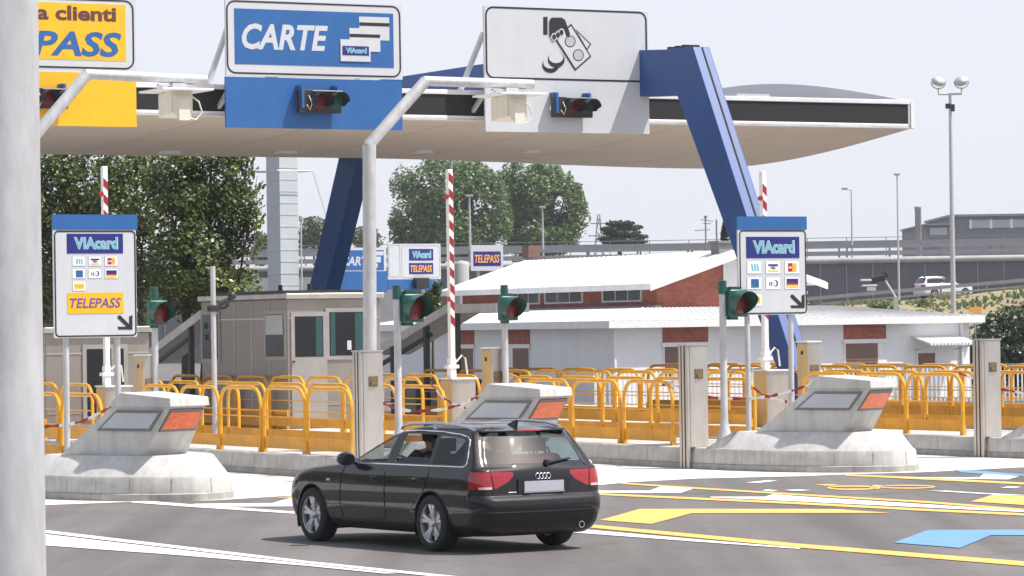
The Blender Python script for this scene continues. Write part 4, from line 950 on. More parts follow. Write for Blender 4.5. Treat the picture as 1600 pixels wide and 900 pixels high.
# ================================================================ RED AND WHITE TAPE
def tape(label, pts, Y):
    P = [at(px, py, Y+dy) for px, py, dy in pts]; t = thing('warning_tape', label, 'tape', P[0], 0, 'red and white warning tapes')
    seg = MB(); k = 0; acc = 0
    fine = []
    for i in range(len(P)-1):
        n = max(2, int((P[i+1]-P[i]).length/.05))
        fine += [P[i].lerp(P[i+1], j/n) for j in range(n)]
    fine.append(P[-1])
    for i in range(len(fine)-1):
        a, b = fine[i]-P[0], fine[i+1]-P[0]; w1 = .021+.009*math.sin(i*1.1); w2 = .021+.009*math.sin((i+1)*1.1)
        seg.loft([[a+Vector((0, .003, -w1)), a+Vector((0, -.003, -w1)), a+Vector((0, -.003, w1)), a+Vector((0, .003, w1))], [b+Vector((0, .003, -w2)), b+Vector((0, -.003, -w2)), b+Vector((0, -.003, w2)), b+Vector((0, .003, w2))]])
        acc += (b-a).length
        if acc > .32 or i == len(fine)-2:
            seg.build('white_band' if k else 'red_band', M_rw_w if k else M_rw_r, t); seg = MB(); k = 1-k; acc = 0
d1 = W(IU(1), 4, 0).y; d2 = W(IU(2), 4, 0).y; d3 = W(IU(3), 4, 0).y; d4 = W(IU(4), 5, 0).y
tape('twisted red and white tape tied from the left card sign to its crash nose', [(66,667,.6),(104,664,.3),(130,658,0),(160,643,-.4),(193,626,-1.0)], d1)
tape('short red and white tape hanging on the left fences', [(143,614,0),(150,630,0),(157,645,0)], d1)
tape('red and white tape strung across the fences above the car roof', [(556,612,1),(575,620,1),(622,640,.3),(652,643,.2),(690,640,0),(722,632,-.4),(754,615,-1)], d2)
tape('red and white tape sloping down to the crash nose above the car roof', [(672,598,1.5),(690,620,1),(706,630,.6),(728,638,.3)], d2)
tape('red and white tape tied from the right signal post to the right crash nose', [(1104,620,.8),(1131,623,.4),(1172,623,.2),(1205,619,-.2),(1240,610,-.6),(1270,599,-1)], d3)
tape('red and white tape hanging from the right card sign to the fence', [(1176,605,.3),(1190,616,.3),(1207,622,.2),(1230,628,0)], d3)
tape('red and white tape running from the fence to the pillar right of the estate car', [(1034,600,1),(1052,602,.6),(1074,612,.2)], d3)
tape('white and red tape running from the last fence panel to the right-edge pillar', [(1498,583,1.4),(1518,590,.9),(1540,599,.4)], d4)
tape('red and white tape leaving the right edge of the photo', [(1562,608,.2),(1582,611,0),(1602,616,-.2),(1640,624,-.4)], d4)

# ================================================================ BACKGROUND SIGNS
def bsq(Y): 
    return lambda px, py: (lambda d: (d.x, d.z))(L(hit(px, py, at(600, 450, Y), EY)))
def bsign(label, tl, br, Y, leg=True):
    P0 = at(600, 450, Y); vv = L(P0).y
    s = Sign('distant_toll_sign', label, 'road sign', tl[0], br[1], 'signs of the opposite toll plaza', bsq(Y), O, vv)
    x1, z1 = s.q(br[0], tl[1])
    if leg:
        for f in (.3, .7):
            m = MB(); m.tube([(x1*f, .2, -s.z0), (x1*f, .2, z1*.8)], .07, 8); m.build('post', M_galv2, s.t, smooth=40)
    return s
b1 = bsign('distant blue sign reading CARTE behind the grey camera pole', (520,387), (604,456), 118)
b1.rect('upper_panel', (520,387), (604,427), M_signw, -.05, 0); b1.rect('lower_panel', (520,424), (605,457), M_blue, -.05, .004); p = b1.rect('blue_field', (523,391), (600,422), M_blue, 0, .006)
b1.text('CARTE', (534,401), (582,415), M_signw, .006, p, .2, .03); b1.rect('card_picture', (585,393), (599,399), M_signw, .006, .01, p); b1.rect('card_picture', (583,401), (595,410), M_signw, .006, .01, p); b1.rect('card_picture', (585,412), (590,418), M_signw, .006, .01, p)
b2 = bsign('distant white sign with a VIAcard plate above a TELEPASS plate', (606,381), (689,436), 119)
b2.rect('panel', (606,381), (689,436), M_signw, -.05, 0); b2.ring('border', (627,383), (688,434), .03, .1, M_grey, 0, .006); b2.ring('border', (607,382), (626,433), .03, .08, M_grey, 0, .006)
b2.rect('blue_base', (606,437), (689,452), M_blue, -.05, .004); b2.via((639,389), (677,407), 0)
p = b2.rect('navy_plate', (639,411), (677,428), M_navy, 0, .006); b2.text('TELEPASS', (641,414.5), (675,425), M_orangetext, .006, p, .2, .02)
m = MB(); x, z = b2.q(645, 446); m.box(x, x+.5, -.3, -.02, z-.1, z+.25); m.build('lamp_box', M_dark, b2.t); 
b3 = bsign('distant white sign with a single TELEPASS plate above the white roof', (735.5,383), (786.5,423), 135)
b3.rect('panel', (735.5,383), (786.5,423), M_signw, -.05, 0); p = b3.rect('navy_plate', (739.5,393), (782.5,415.5), M_navy, 0, .006); b3.text('TELEPASS', (741.5,398), (780.5,410.5), M_orangetext, .006, p, .2, .02)
q = at(722, 470, 126); t = thing('water_tank', 'small pale domed tank right of the raised mid barrier', 'tank', (q.x, 126, 0)); m = MB(); zt = at(722, 407, 126).z; m.lathe([(.27, 0), (.27, zt-.15), (.18, zt-.03), (.001, zt)], 14); m.build('shell', M_cop, t, smooth=50)
q = at(1524, 500, 113.5); s0 = (q.x, 113.5, 0)
t = thing('direction_sign', 'small orange and white sign half hidden in the right-hand tree', 'road sign', s0, 0); z0, z1, zm = at(1524,506,113.5).z, at(1524,480,113.5).z, at(1524,488,113.5).z
m = MB(); m.box(-.2, .2, -.03, 0, zm, z1); m.build('orange_plate', M_orangetext, t); m = MB(); m.box(-.18, .22, -.03, 0, z0, zm-.02); m.build('white_plate', M_signw, t); m = MB(); m.box(-.1, .1, -.036, -.03, z0+.08, zm-.1); m.build('blue_mark', M_blue, t); m = MB(); m.tube([(0,.03,0),(0,.03,z1)], .03, 6); m.build('post', M_galv, t)

# ================================================================ WHITE RAILING BEHIND THE ISLANDS
a, b = at(930, 600, 93), at(1700, 600, 96); a.z = b.z = 0
t = thing('picket_railing', 'white metal picket railing behind the yellow fences at right', 'railing', a, math.atan2((b-a).y, (b-a).x)); ln = (b-a).length
m = MB(); 
for i in range(int(ln/.125)): m.box(i*.125, i*.125+.04, -.012, .012, .22, 1.22)
m.build('picket', M_white, t); m = MB(); m.box(0, ln, -.02, .02, 1.22, 1.27); m.box(0, ln, -.02, .02, .20, .24); m.build('rail', M_guard, t)
for i in range(int(ln/2.2)+1): m = MB(); m.box(i*2.2-.03, i*2.2+.03, -.03, .03, 0, 1.3); m.build('post', M_white, t)

# ================================================================ LAMPS AND MASTS
def lamp(px, ytop, Y, side, label, z0=None, r=.09, armpx=13, head=(.75, .16)):
    b_ = at(px, 480, Y); zz = roadz(b_.x) if z0 is None else z0; zt = at(px, ytop, Y).z-zz
    t = thing('street_lamp', label, 'street lamp', (b_.x, Y, zz)); ax = side*armpx*Y/FPX
    m = MB(); m.tube([(0,0,0), (0,0,zt*.5), (0,0,zt)], [r, r*.8, r*.55], 10); m.build('post', M_galv, t, smooth=40)
    if armpx > 1:
        m = MB(); m.tube([(0,0,zt-.05), (ax*.6, 0, zt+.02), (ax, 0, zt+.03)], r*.5, 8); m.build('arm', M_galv, t, smooth=40)
    m = MB(); m.box(min(ax*.45, ax*1.15) if armpx > 1 else -head[0]/2, max(ax*.45, ax*1.15) if armpx > 1 else head[0]/2, -.14, .14, zt, zt+head[1]); m.build('lamp_head', M_cop, t, bevel=.04); return t
lamp(1333, 296, YO+4, -1, 'slim street lamp with its arm to the left, beyond the right leg', ZP1-.1)
lamp(1405, 274, YR-3, 1, 'taller slim street lamp with a tiny head, left of the white car', None, .09, 0, (.45, .16))
lamp(736, 308, YO+6, 1, 'street lamp with a short head in front of the left green tree', ZP1-.1, .12, 0, (.6, .2))
lamp(850, 326, YO+6, 1, 'street lamp with a short head in front of the right green tree', ZP1-.1, .1, 0, (.5, .2))
lamp(472, 346, 180, 1, 'thin lamp post between the panelled tower and the blue leg', 0, .07, 0, (.2, .3))
q = at(708, 470, 118); t = thing('mast', 'tall thin dark mast rising to the canopy beside the mid barrier', 'mast', (q.x, 118, 0)); m = MB(); m.tube([(0,0,0),(0,0,at(707, 205, 118).z)], [.085, .05], 8); m.build('post', M_guard, t, smooth=40)
q = at(1490, 490, 160); t = thing('floodlight_mast', 'tall mast with two round floodlights on a crossbar, at right', 'mast', (q.x, 160, 0)); zt = at(1486, 147, 160).z
m = MB(); m.tube([(0,0,0),(0,0,zt*.5),(0,0,zt)], [.13, .11, .07], 10); m.build('post', M_galv, t, smooth=40)
k = 160/FPX; m = MB(); m.tube([(-18*k,0,zt+10*k),(-18*k,0,zt),(18*k,0,zt),(18*k,0,zt+10*k)], .05, 8); m.build('crossbar', M_galv, t)
for sx in (-1, 1):
    m = MB(); m.xf = Matrix.Translation((sx*18*k, 0, zt+20*k)) @ Matrix.Rotation(rad(sx*-35), 4, 'Z') @ Matrix.Rotation(rad(28), 4, 'X')
    m.lathe([(.22, -.16), (.33, -.02), (.33, .04), (.25, .15), (.10, .20), (.001, .21)], 16, 'z'); f = m.build('floodlight', M_galv, t, smooth=40)
    m = MB(); m.tube([(sx*18*k+.34*math.cos(rad(a)), 0, zt+20*k+.34*math.sin(rad(a))) for a in range(180, 361, 20)], .03, 6); m.build('yoke', M_galv, f)
m = MB(); z2 = at(1487, 168, 160).z; m.box(-.22, 0, -.12, .05, z2-.05, z2+.18); m.box(.02, .2, -.1, .1, z2-.18, z2+.15); m.build('control_box', M_dark, t)
q = at(1400, 492, 142); zb = at(1399, 465, 142).z; t = thing('camera_mast', 'leaning metal post with black roadside cameras above the low roof', 'mast', (q.x, 142, 0)); p1 = at(1383, 438, 142); d = p1.x-q.x
m = MB(); m.box(-.09, .09, -.09, .09, 0, zb); m.tube([(0, 0, zb), (d, 0, p1.z)], .05, 8); m.build('post', M_galv, t)
m = MB(); m.xf = Matrix.Translation((d-.30, 0, p1.z+.06)) @ Matrix.Rotation(rad(-14), 4, 'Y'); m.box(-.30, .28, -.2, .2, -.12, .12); m.box(.26, .46, -.13, .13, -.02, .2); m.build('camera', M_dark, t, bevel=.03)
m = MB(); m.box(d-1.0, d-.55, -.2, .2, p1.z-.02, p1.z+.06); m.box(d-.95, d-.35, -.2, .2, p1.z-.24, p1.z-.17); m.box(d-.75, d-.40, -.16, .16, p1.z-.42, p1.z-.26); m.build('sun_shield', M_white, t, bevel=.01)
# pylon, aerial, thin mast
q = at(936, 380, 420); t = thing('lattice_pylon', 'faint lattice power pylon beside the cedar', 'pylon', (q.x, 420, 0)); zt = at(936, 335, 420).z
m = MB(); B_ = 1.5
for sx in (-1, 1):
    for sy in (-1, 1): m.bar((sx*B_, sy*B_, 0), (sx*.12, sy*.12, zt), .14, .14)
z = 6.0
while z < zt-1:
    f0 = B_*(1-z/zt)+.1; f1 = B_*(1-(z+1.6)/zt)+.1; m.bar((-f0, -f0, z), (f1, -f1, z+1.6), .09, .09); m.bar((f0, -f0, z), (-f1, -f1, z+1.6), .09, .09); z += 1.6
for zz, hw in ((zt-1.1, 1.0), (zt-2.6, 1.3)): m.bar((-hw, 0, zz), (hw, 0, zz), .12, .12)
m.build('lattice', M_guard, t)
q = at(1103, 385, 140); t = thing('aerial', 'television aerial above the white roof left of the blue leg', 'aerial', (q.x, 140, 0)); z = lambda y: at(1103, y, 140).z
m = MB(); m.tube([(0,0,0),(0,0,z(337))], .035, 6); m.bar((-.45, 0, z(360)), (.17, 0, z(359)), .03, .03); m.bar((-.2, 0, z(343)), (.3, 0, z(346)), .03, .03); m.bar((-.1, 0, z(349)), (.22, 0, z(350)), .03, .03); m.box(-.06, .06, -.05, .05, z(341), z(337)); m.build('rods', M_guard, t)
q = at(1120, 385, 140); t = thing('vent_pipe', 'short dark pipe between the aerial and the blue leg', 'pipe', (q.x, 140, 0)); m = MB(); m.tube([(0,0,0),(0,0,at(1120,343,140).z)], .04, 6); m.build('pipe', M_guard, t)
# the near pole
Yp = 13.0; r = .17; pc = at(65-70.6, 450, Yp)
t = thing('steel_pole', 'huge pale galvanised pole filling the left edge, close to the camera', 'pole', (pc.x, Yp, 0)); m = MB(); m.lathe([(.30, 0), (.30, .03), (r+.004, .05), (r, 3), (r-.004, 9)], 40); m.build('shaft', M_galv2, t, smooth=40)
# ================================================================ TREES
LF_dark = leafm('leaf_dark_green', (.045, .07, .02), (.125, .17, .042), (.32, .37, .11))
LF_mid = leafm('leaf_mid_green', (.075, .125, .040), (.145, .225, .075), (.27, .36, .13))
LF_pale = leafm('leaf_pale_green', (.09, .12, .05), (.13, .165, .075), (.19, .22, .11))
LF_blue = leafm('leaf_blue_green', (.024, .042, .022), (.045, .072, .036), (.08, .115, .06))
def tree(name, label, cat, Y, lobes, n, size, mat, trunk, gap=(.55, -.12), z0=0, up=0.0, group=None, seed=1, rim=0, sprays=()):
    """lobes: (px, py, rx_px, ry_px, depth offset m); trunk: list of (px_bottom, px_top, py_top, r)"""
    R = random.Random(seed); k = Y/FPX
    base = at(trunk[0][0], 480, Y); base.z = z0
    t = thing(name, label, cat, base, 0, group)
    Ls = []
    for px, py, rx, ry, dy in lobes:
        c = at(px, py, Y+dy)-base; Ls.append((c, rx*k, max(rx, min(ry, rx*1.3))*k*.8, ry*k))
    for c, rx, ry, rz in list(Ls):             # small clumps round the rim break up the outline
        for _ in range(rim):
            dv = Vector((R.gauss(0,1), R.gauss(0,1)*.5, R.gauss(0,1)+.3)).normalized(); f = R.uniform(.16, .34); Ls.append((c+Vector((dv.x*rx, dv.y*ry, dv.z*rz))*R.uniform(.88, 1.12), rx*f, ry*f, rz*f))
    wts = [a*b*c for _, a, b, c in Ls]
    m = MB(); tone = []
    cnt = 0
    while cnt < n:
        c, rx, ry, rz = R.choices(Ls, wts)[0]
        d = Vector((R.gauss(0,1), R.gauss(0,1), R.gauss(0,1))).normalized(); rr = R.random()**.42
        p = c+Vector((d.x*rx, d.y*ry, d.z*rz))*rr
        q = (p+base)*gap[0]; nz = noise.noise(q)+.5*noise.noise(q*2.3)
        if nz < gap[1] and R.random() < .93: cnt += .25; continue
        cnt += 1
        s = size*R.uniform(.6, 1.35)
        nrm = (d*.8+Vector((R.gauss(0,.7), R.gauss(0,.7), R.gauss(0,.7)+.35))).normalized()
        a = nrm.cross(Vector((R.random()-.5, R.random()-.5, R.random()+up))).normalized(); b = nrm.cross(a).normalized()
        l = s*.62
        m.add([p-a*s*.5, p-b*l*.5+a*s*.05, p+a*s*.5, p+b*l*.5+a*s*.05], [(0,1,2,3)])
        tn = .40+.35*noise.noise((p+base)*.9+Vector((9,3,1)))+R.gauss(0,.24); tone.append(min(1, max(0, tn)))
    tw = MB()
    for x0, y0, x1, y1 in sprays:              # upright feathery twigs
        a, b = at(x0, y0, Y)-base, at(x1, y1, Y)-base; b.y += R.uniform(-.6, .6); tw.tube([a, a.lerp(b, .55)+Vector((-.04, 0, .03)), b], [.018, .012, .004], 5)
        for _ in range(int((b-a).length*48)):
            f = R.random()**.8; p = a.lerp(b, f)+Vector((R.gauss(0,.09), R.gauss(0,.09), R.gauss(0,.06)))*(1.15-f); s = size*R.uniform(.6, 1.2); nrm = Vector((R.gauss(0,1), R.gauss(0,1), R.gauss(0,.6))).normalized()
            d1 = nrm.cross((b-a).normalized()).normalized(); d2 = nrm.cross(d1); m.add([p-d1*s*.3, p-d2*s*.5, p+d1*s*.3, p+d2*s*.5], [(0,1,2,3)]); tone.append(min(1, max(0, R.gauss(.55, .25))))
    if tw.v: tw.build('twigs', M_bark, t)
    o = m.build('crown', mat, t); at_ = o.data.attributes.new('tone', 'FLOAT', 'FACE'); at_.data.foreach_set('value', tone)
    for pb, pt, pyt, r in trunk:
        a = at(pb, 480, Y)-base; a.z = 0; b = at(pt, pyt, Y)-base
        mid = a.lerp(b, .5)+Vector((R.uniform(-.1,.1), R.uniform(-.1,.1), 0))
        m = MB(); m.tube([a-Vector((0,0,.1)), a.lerp(mid, .5), mid, mid.lerp(b, .6), b], [r*1.25, r, r*.8, r*.5, r*.12], 8)
        for _ in range(7):
            c = R.choice(Ls)[0]; s = a.lerp(b, R.uniform(.3, .8)); m.tube([s, s.lerp(c, .5)+Vector((0,0,-.1)), c], [r*.4, r*.25, r*.08], 6)
        m.build('trunk', M_bark, t, smooth=60)
    return t
tree('leafy_tree', 'big dark leafy tree behind the left card sign', 'tree', 97, [(40,310,80,125,0),(110,300,80,120,.5),(180,290,75,120,-.3),(70,440,90,110,.3),(170,430,80,120,0),(230,310,50,125,0),(225,440,50,90,.4),(0,300,80,120,1)],
     40000, .13, LF_dark, [(90,100,200,.16),(150,165,195,.13),(205,215,200,.12)], (1.15, -.24), seed=3)
tree('leafy_tree', 'tall tree with feathery upright twigs left of the panelled tower', 'tree', 95, [(290,300,55,110,0),(330,280,50,95,.3),(300,420,70,90,0),(355,300,40,90,0),(375,400,30,55,.3),(340,450,50,40,-.3),(382,300,14,40,0),(372,250,24,40,0),(395,440,16,22,0),(385,350,24,40,0)],
     24000, .125, LF_dark, [(290,300,210,.14),(312,330,210,.10),(330,372,250,.06),(335,402,275,.045)], (1.25, -.22), seed=5, rim=2, sprays=[(378,300,398,248),(385,330,408,282),(380,290,405,262),(390,350,412,305),(370,270,392,240),(392,380,411,332),(385,310,415,290),(375,330,402,318),(388,365,409,345),(360,280,380,236),(395,400,412,372),(380,345,414,322)])
tree('broadleaf_tree', 'broad green tree beyond the motorway, left of the pair', 'tree', 305, [(690,300,62,55,0),(650,345,44,50,0),(735,300,42,55,1),(720,360,58,48,0),(630,290,22,30,0),(625,365,18,24,0),(700,262,36,22,0),(760,330,24,60,0),(665,385,50,25,0),(778,345,26,46,0),(770,300,20,36,1)],
     34000, .31, LF_mid, [(690,692,275,.45),(735,738,285,.3)], (.42, -.16), z0=0, group='twin green trees beyond the motorway', seed=7, rim=6)
tree('broadleaf_tree', 'broad green tree beyond the motorway, right of the pair', 'tree', 310, [(845,310,52,52,0),(805,290,28,42,0),(885,330,34,52,0),(850,365,62,40,0),(905,340,18,38,0),(810,350,28,50,0),(850,268,30,18,0),(885,290,16,20,0)],
     29000, .31, LF_mid, [(848,850,280,.45),(815,812,275,.3)], (.42, -.16), z0=0, group='twin green trees beyond the motorway', seed=9, rim=6)
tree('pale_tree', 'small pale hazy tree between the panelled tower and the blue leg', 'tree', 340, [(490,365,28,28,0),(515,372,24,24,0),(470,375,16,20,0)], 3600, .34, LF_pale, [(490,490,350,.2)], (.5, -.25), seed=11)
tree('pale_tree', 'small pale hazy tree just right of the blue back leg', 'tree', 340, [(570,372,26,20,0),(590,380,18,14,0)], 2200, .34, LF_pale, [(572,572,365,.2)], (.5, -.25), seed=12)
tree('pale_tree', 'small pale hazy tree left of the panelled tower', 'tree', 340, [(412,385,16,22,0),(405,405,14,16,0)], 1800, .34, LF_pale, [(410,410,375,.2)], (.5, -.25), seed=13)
tree('cedar_tree', 'dark flat-layered cedar beyond the motorway', 'tree', 312, [(968,349,24,4,0),(985,356,22,4,.5),(955,358,18,4.5,-.5),(972,364,30,5,0),(990,370,24,4,.3),(955,373,22,4,0),(975,377,38,6,0),(966,371,14,8,0),(968,358,9,12,0)],
     6500, .34, LF_blue, [(967,968,346,.3)], (.6, -.3), seed=15)
tree('cypress_tree', 'small dark conifer between the chimney and the blue leg', 'tree', 150, [(1133,372,7,24,0),(1133,352,4,12,0)], 1500, .13, LF_blue, [(1133,1133,345,.08)], (2, -.3), seed=17)
tree('olive_tree', 'dark rounded tree at the right edge beside the white building', 'tree', 114, [(1550,545,52,50,0),(1605,530,55,55,.5),(1520,570,32,40,0),(1580,498,26,22,0),(1552,505,14,20,0),(1590,570,60,45,0),(1535,515,18,20,0)],
     12000, .15, LF_blue, [(1560,1555,500,.12),(1585,1592,490,.1)], (1.3, -.22), seed=19)
tree('conifer_bush', 'dark green bush between the mid signal and the barrier', 'bush', 101, [(672,470,18,16,0),(684,450,9,12,0),(662,482,14,12,0),(680,488,14,20,0)], 2200, .12, LF_dark, [(675,678,455,.05)], (1.6, -.25), seed=21)
tree('shrub', 'green shrub on the bank left of the slim lamp', 'shrub', 226, [(1375,478,16,10,0),(1392,482,12,8,0)], 700, .28, LF_mid, [(1378,1378,478,.05)], (1, -.3), z0=ez(25, 226), seed=23)
tree('shrub', 'green shrub on the bank below the white car', 'shrub', 230, [(1446,478,13,11,0),(1436,484,10,7,0)], 700, .28, LF_mid, [(1446,1446,474,.05)], (1, -.3), z0=ez(28, 230), seed=24)
tree('shrub', 'green shrub on the bank beside the right card sign', 'shrub', 222, [(1272,476,9,7,0),(1262,480,8,6,0)], 500, .26, LF_mid, [(1270,1270,475,.05)], (1, -.3), z0=ez(20, 222), seed=25)

# an unseen wood, added outside the frame to darken reflections in the car paint
def verge_wood():
    R = random.Random(5); m = MB(); tone = []
    for _ in range(9000):
        a = R.uniform(rad(135), rad(285)); r = R.uniform(60, 74); x, y = r*math.cos(a), r*math.sin(a)+30
        if y > 92 or abs(x) < 2 and y > 0: continue
        h = 8+3.5*noise.noise(Vector((a*9, 0, 2))); z = R.uniform(0, 1)**.8*h; s = R.uniform(.5, 1.2)
        n = Vector((-math.cos(a)+R.gauss(0,.5), -math.sin(a)+R.gauss(0,.5), R.gauss(.3,.5))).normalized(); t1 = n.cross(Vector((R.random()-.5, R.random()-.5, R.random()))).normalized(); t2 = n.cross(t1); p = Vector((x, y, z))
        m.add([p-t1*s, p-t2*s*.7, p+t1*s, p+t2*s*.7], [(0,1,2,3)]); tone.append(min(1, max(0, R.gauss(.4,.2))))
    o = m.build('verge_wood', LF_dark); at_ = o.data.attributes.new('tone', 'FLOAT', 'FACE'); at_.data.foreach_set('value', tone); tag(o, 'wood of dark green trees along the motorway verge', 'trees', kind='stuff')
verge_wood()
# ================================================================ CARS
def carpaint(name, col, metal=.3, rough=.28):
    m = bpy.data.materials.new(name); m.use_nodes = True; t = m.node_tree; b = t.nodes['Principled BSDF']; N = t.nodes.new; K = t.links.new
    b.inputs['Base Color'].default_value = (*col, 1); b.inputs['Metallic'].default_value = metal; b.inputs['Roughness'].default_value = rough
    b.inputs['Coat Weight'].default_value = 1; b.inputs['Coat Roughness'].default_value = .02; b.inputs['Coat IOR'].default_value = 1.42; b.inputs['Specular IOR Level'].default_value = .15
    tc = N('ShaderNodeTexCoord'); n = N('ShaderNodeTexNoise'); n.inputs['Scale'].default_value = 3; n.inputs['Detail'].default_value = 6; K(tc.outputs['Object'], n.inputs[0])
    r = N('ShaderNodeMapRange'); r.inputs[3].default_value = .01; r.inputs[4].default_value = .05; K(n.outputs[0], r.inputs[0]); K(r.outputs[0], b.inputs['Coat Roughness'])
    return m
C_black = carpaint('car_paint_black', (.0035, .0035, .006), .0, .5); C_white = carpaint('car_paint_white', (.72, .73, .74), 0, .4)
M_chrome = pm('chrome', (.85, .86, .88), .10, metal=1, var=.02); M_alloy = pm('alloy_rim', (.58, .59, .62), .28, metal=.85, var=.05)
M_rub = pm('tyre_rubber', (.018, .018, .018), .8, var=.2, scale=8); M_trimk = pm('black_trim', (.010, .010, .011), .35, var=.2)
M_tail = pm('tail_light_red', (.30, .004, .010), .12, var=.18, scale=14, coat=.8); M_tail2 = pm('tail_light_clear', (.62, .45, .45), .15, var=.1, coat=.8)
M_plate = pm('number_plate', (.40, .41, .46), .5, var=.06); M_seat = pm('dark_seat', (.030, .032, .045), .85, var=.2); M_silver = pm('silver_rail', (.48, .52, .58), .25, metal=.8, var=.05)
M_gcar = glassm('car_glass', (.76, .83, .82), .015, .035, .40); M_grear = glassm('car_rear_glass', (.33, .43, .45), .016, .09)
SL = [ # z, rear y, front y, half width, rear corner (along, across), front corner (along, across), rear bow
 (.19,-.86,3.38,.78,.30,.26,.5,.4,.06),(.24,-.93,3.45,.835,.30,.26,.5,.4,.06),(.31,-.985,3.50,.862,.30,.25,.5,.42,.06),(.40,-1.02,3.53,.876,.30,.24,.5,.42,.06),(.50,-1.035,3.54,.884,.30,.24,.5,.42,.06),
 (.57,-1.035,3.54,.887,.30,.24,.5,.42,.06),(.605,-1.02,3.53,.887,.29,.24,.5,.42,.06),(.625,-.985,3.53,.887,.27,.23,.5,.42,.06),(.645,-.965,3.52,.887,.25,.22,.5,.42,.06),(.70,-.96,3.49,.886,.24,.20,.5,.42,.06),
 (.76,-.955,3.43,.884,.23,.19,.5,.42,.06),(.80,-.95,3.36,.882,.22,.19,.5,.42,.06),(.835,-.945,3.24,.876,.22,.19,.5,.42,.06),(.87,-.94,3.04,.868,.21,.18,.55,.42,.06),(.90,-.93,2.78,.858,.20,.18,.6,.42,.06),(.925,-.922,2.48,.846,.19,.17,.6,.42,.06),
 (.945,-.912,2.28,.832,.18,.16,.55,.40,.17),(.965,-.90,2.15,.815,.17,.15,.5,.38,.17),(.985,-.887,2.09,.800,.16,.14,.48,.36,.17),(1.05,-.842,1.93,.772,.15,.13,.45,.34,.17),(1.12,-.793,1.76,.744,.15,.13,.42,.33,.17),(1.19,-.743,1.585,.714,.15,.13,.40,.32,.17),
 (1.25,-.700,1.42,.686,.15,.13,.38,.31,.17),(1.30,-.662,1.27,.660,.15,.13,.36,.30,.17),(1.335,-.630,1.13,.637,.16,.14,.34,.30,.17),(1.36,-.56,1.0,.612,.20,.20,.34,.32,.05),(1.385,-.40,.82,.570,.26,.28,.34,.34,.04),(1.405,-.16,.58,.500,.3,.3,.3,.34,.03),(1.418,.05,.45,.38,.2,.25,.2,.25,.02)]
def car_outline(s):
    z, yr, yf, Wd, ar, br, af, bf, bow = s
    hw = lambda y: Wd*(1-.040*((y-1.25)/2.3)**2)
    h = []
    for i in range(8): x = (hw(yr+ar)-br)*i/7; h.append((x, yr+bow*(x/Wd)**2))
    ye = yr+bow*((hw(yr+ar)-br)/Wd)**2
    for i in range(1, 9):
        a = math.pi/2*i/9; h.append((hw(yr+ar)-br+br*math.sin(a), ye+(ar+yr-ye)*(1-math.cos(a)) if False else ye+(yr+ar-ye)*(1-math.cos(a))))
    ya, yb = yr+ar, yf-af
    for i in range(31): y = ya+(yb-ya)*i/30; h.append((hw(y), y))
    for i in range(1, 9):
        a = math.pi/2*i/9; h.append((hw(yb)-bf*(1-math.cos(a)), yb+(yf-.10-yb)*math.sin(a)))
    xe = h[-1][0]; ye = h[-1][1]
    for i in range(1, 8): t = i/7; x = (hw(yb)-bf)*(1-t); h.append((x, yf-.10*(x/max(.01, hw(yb)-bf))**2*1.0 if t > 0 else ye))
    return [(x, y, z) for x, y in h]+[(-x, y, z) for x, y in h[::-1][1:-1]]
def inpoly(p, poly):
    s = 0
    for i in range(len(poly)):
        a, b = poly[i], poly[(i+1) % len(poly)]; c = (b[0]-a[0])*(p[1]-a[1])-(b[1]-a[1])*(p[0]-a[0])
        if c > 1e-7:
            if s < 0: return False
            s = 1
        elif c < -1e-7:
            if s > 0: return False
            s = -1
    return True
DLO = [(1.98,.955),(1.58,1.13),(1.25,1.262),(1.0,1.312),(.6,1.328),(.1,1.322),(-.30,1.298),(-.46,1.272),(-.52,1.24),(-.555,1.16),(-.605,1.01),(-.605,.975),(-.58,.957)]
WF = [(1.80,.975),(1.56,1.095),(1.30,1.205),(1.12,1.262),(1.03,1.282),(.985,1.278),(1.06,.975)]
WR = [(.86,.975),(.80,1.295),(.55,1.302),(.20,1.297),(.165,1.29),(.155,.975)]
WR_OPEN = [(.86,.975),(.853,1.035),(.155,1.035),(.155,.975)]
WQ = [(.085,.975),(.085,1.285),(-.20,1.278),(-.40,1.255),(-.46,1.225),(-.50,1.12),(-.535,1.00),(-.52,.975)]
FD = [(1.93,.30),(1.97,.50),(1.90,.955),(.985,.957),(.985,.285),(1.90,.285)][::1]
FD = [(1.93,.285),(1.98,.50),(1.95,.80),(1.86,.955),(.985,.957),(.985,.285)]
RD = [(.975,.285),(.975,.957),(.10,.957),(.06,.88),(.14,.70),(.33,.42),(.37,.285)]
REARW = [(-.60,.985),(.60,.985),(.625,1.0),(.575,1.18),(.525,1.30),(.50,1.322),(-.50,1.322),(-.525,1.30),(-.575,1.18),(-.625,1.0)]
GATE = [(-.655,.65),(.655,.65),(.665,.90),(.66,.95),(.56,1.335),(-.56,1.335),(-.66,.95),(-.665,.90)]
LIGHT = [(-.95,.715),(-.60,.72),(-.44,.795),(-.375,.86),(-.385,.895),(-.95,.905)]
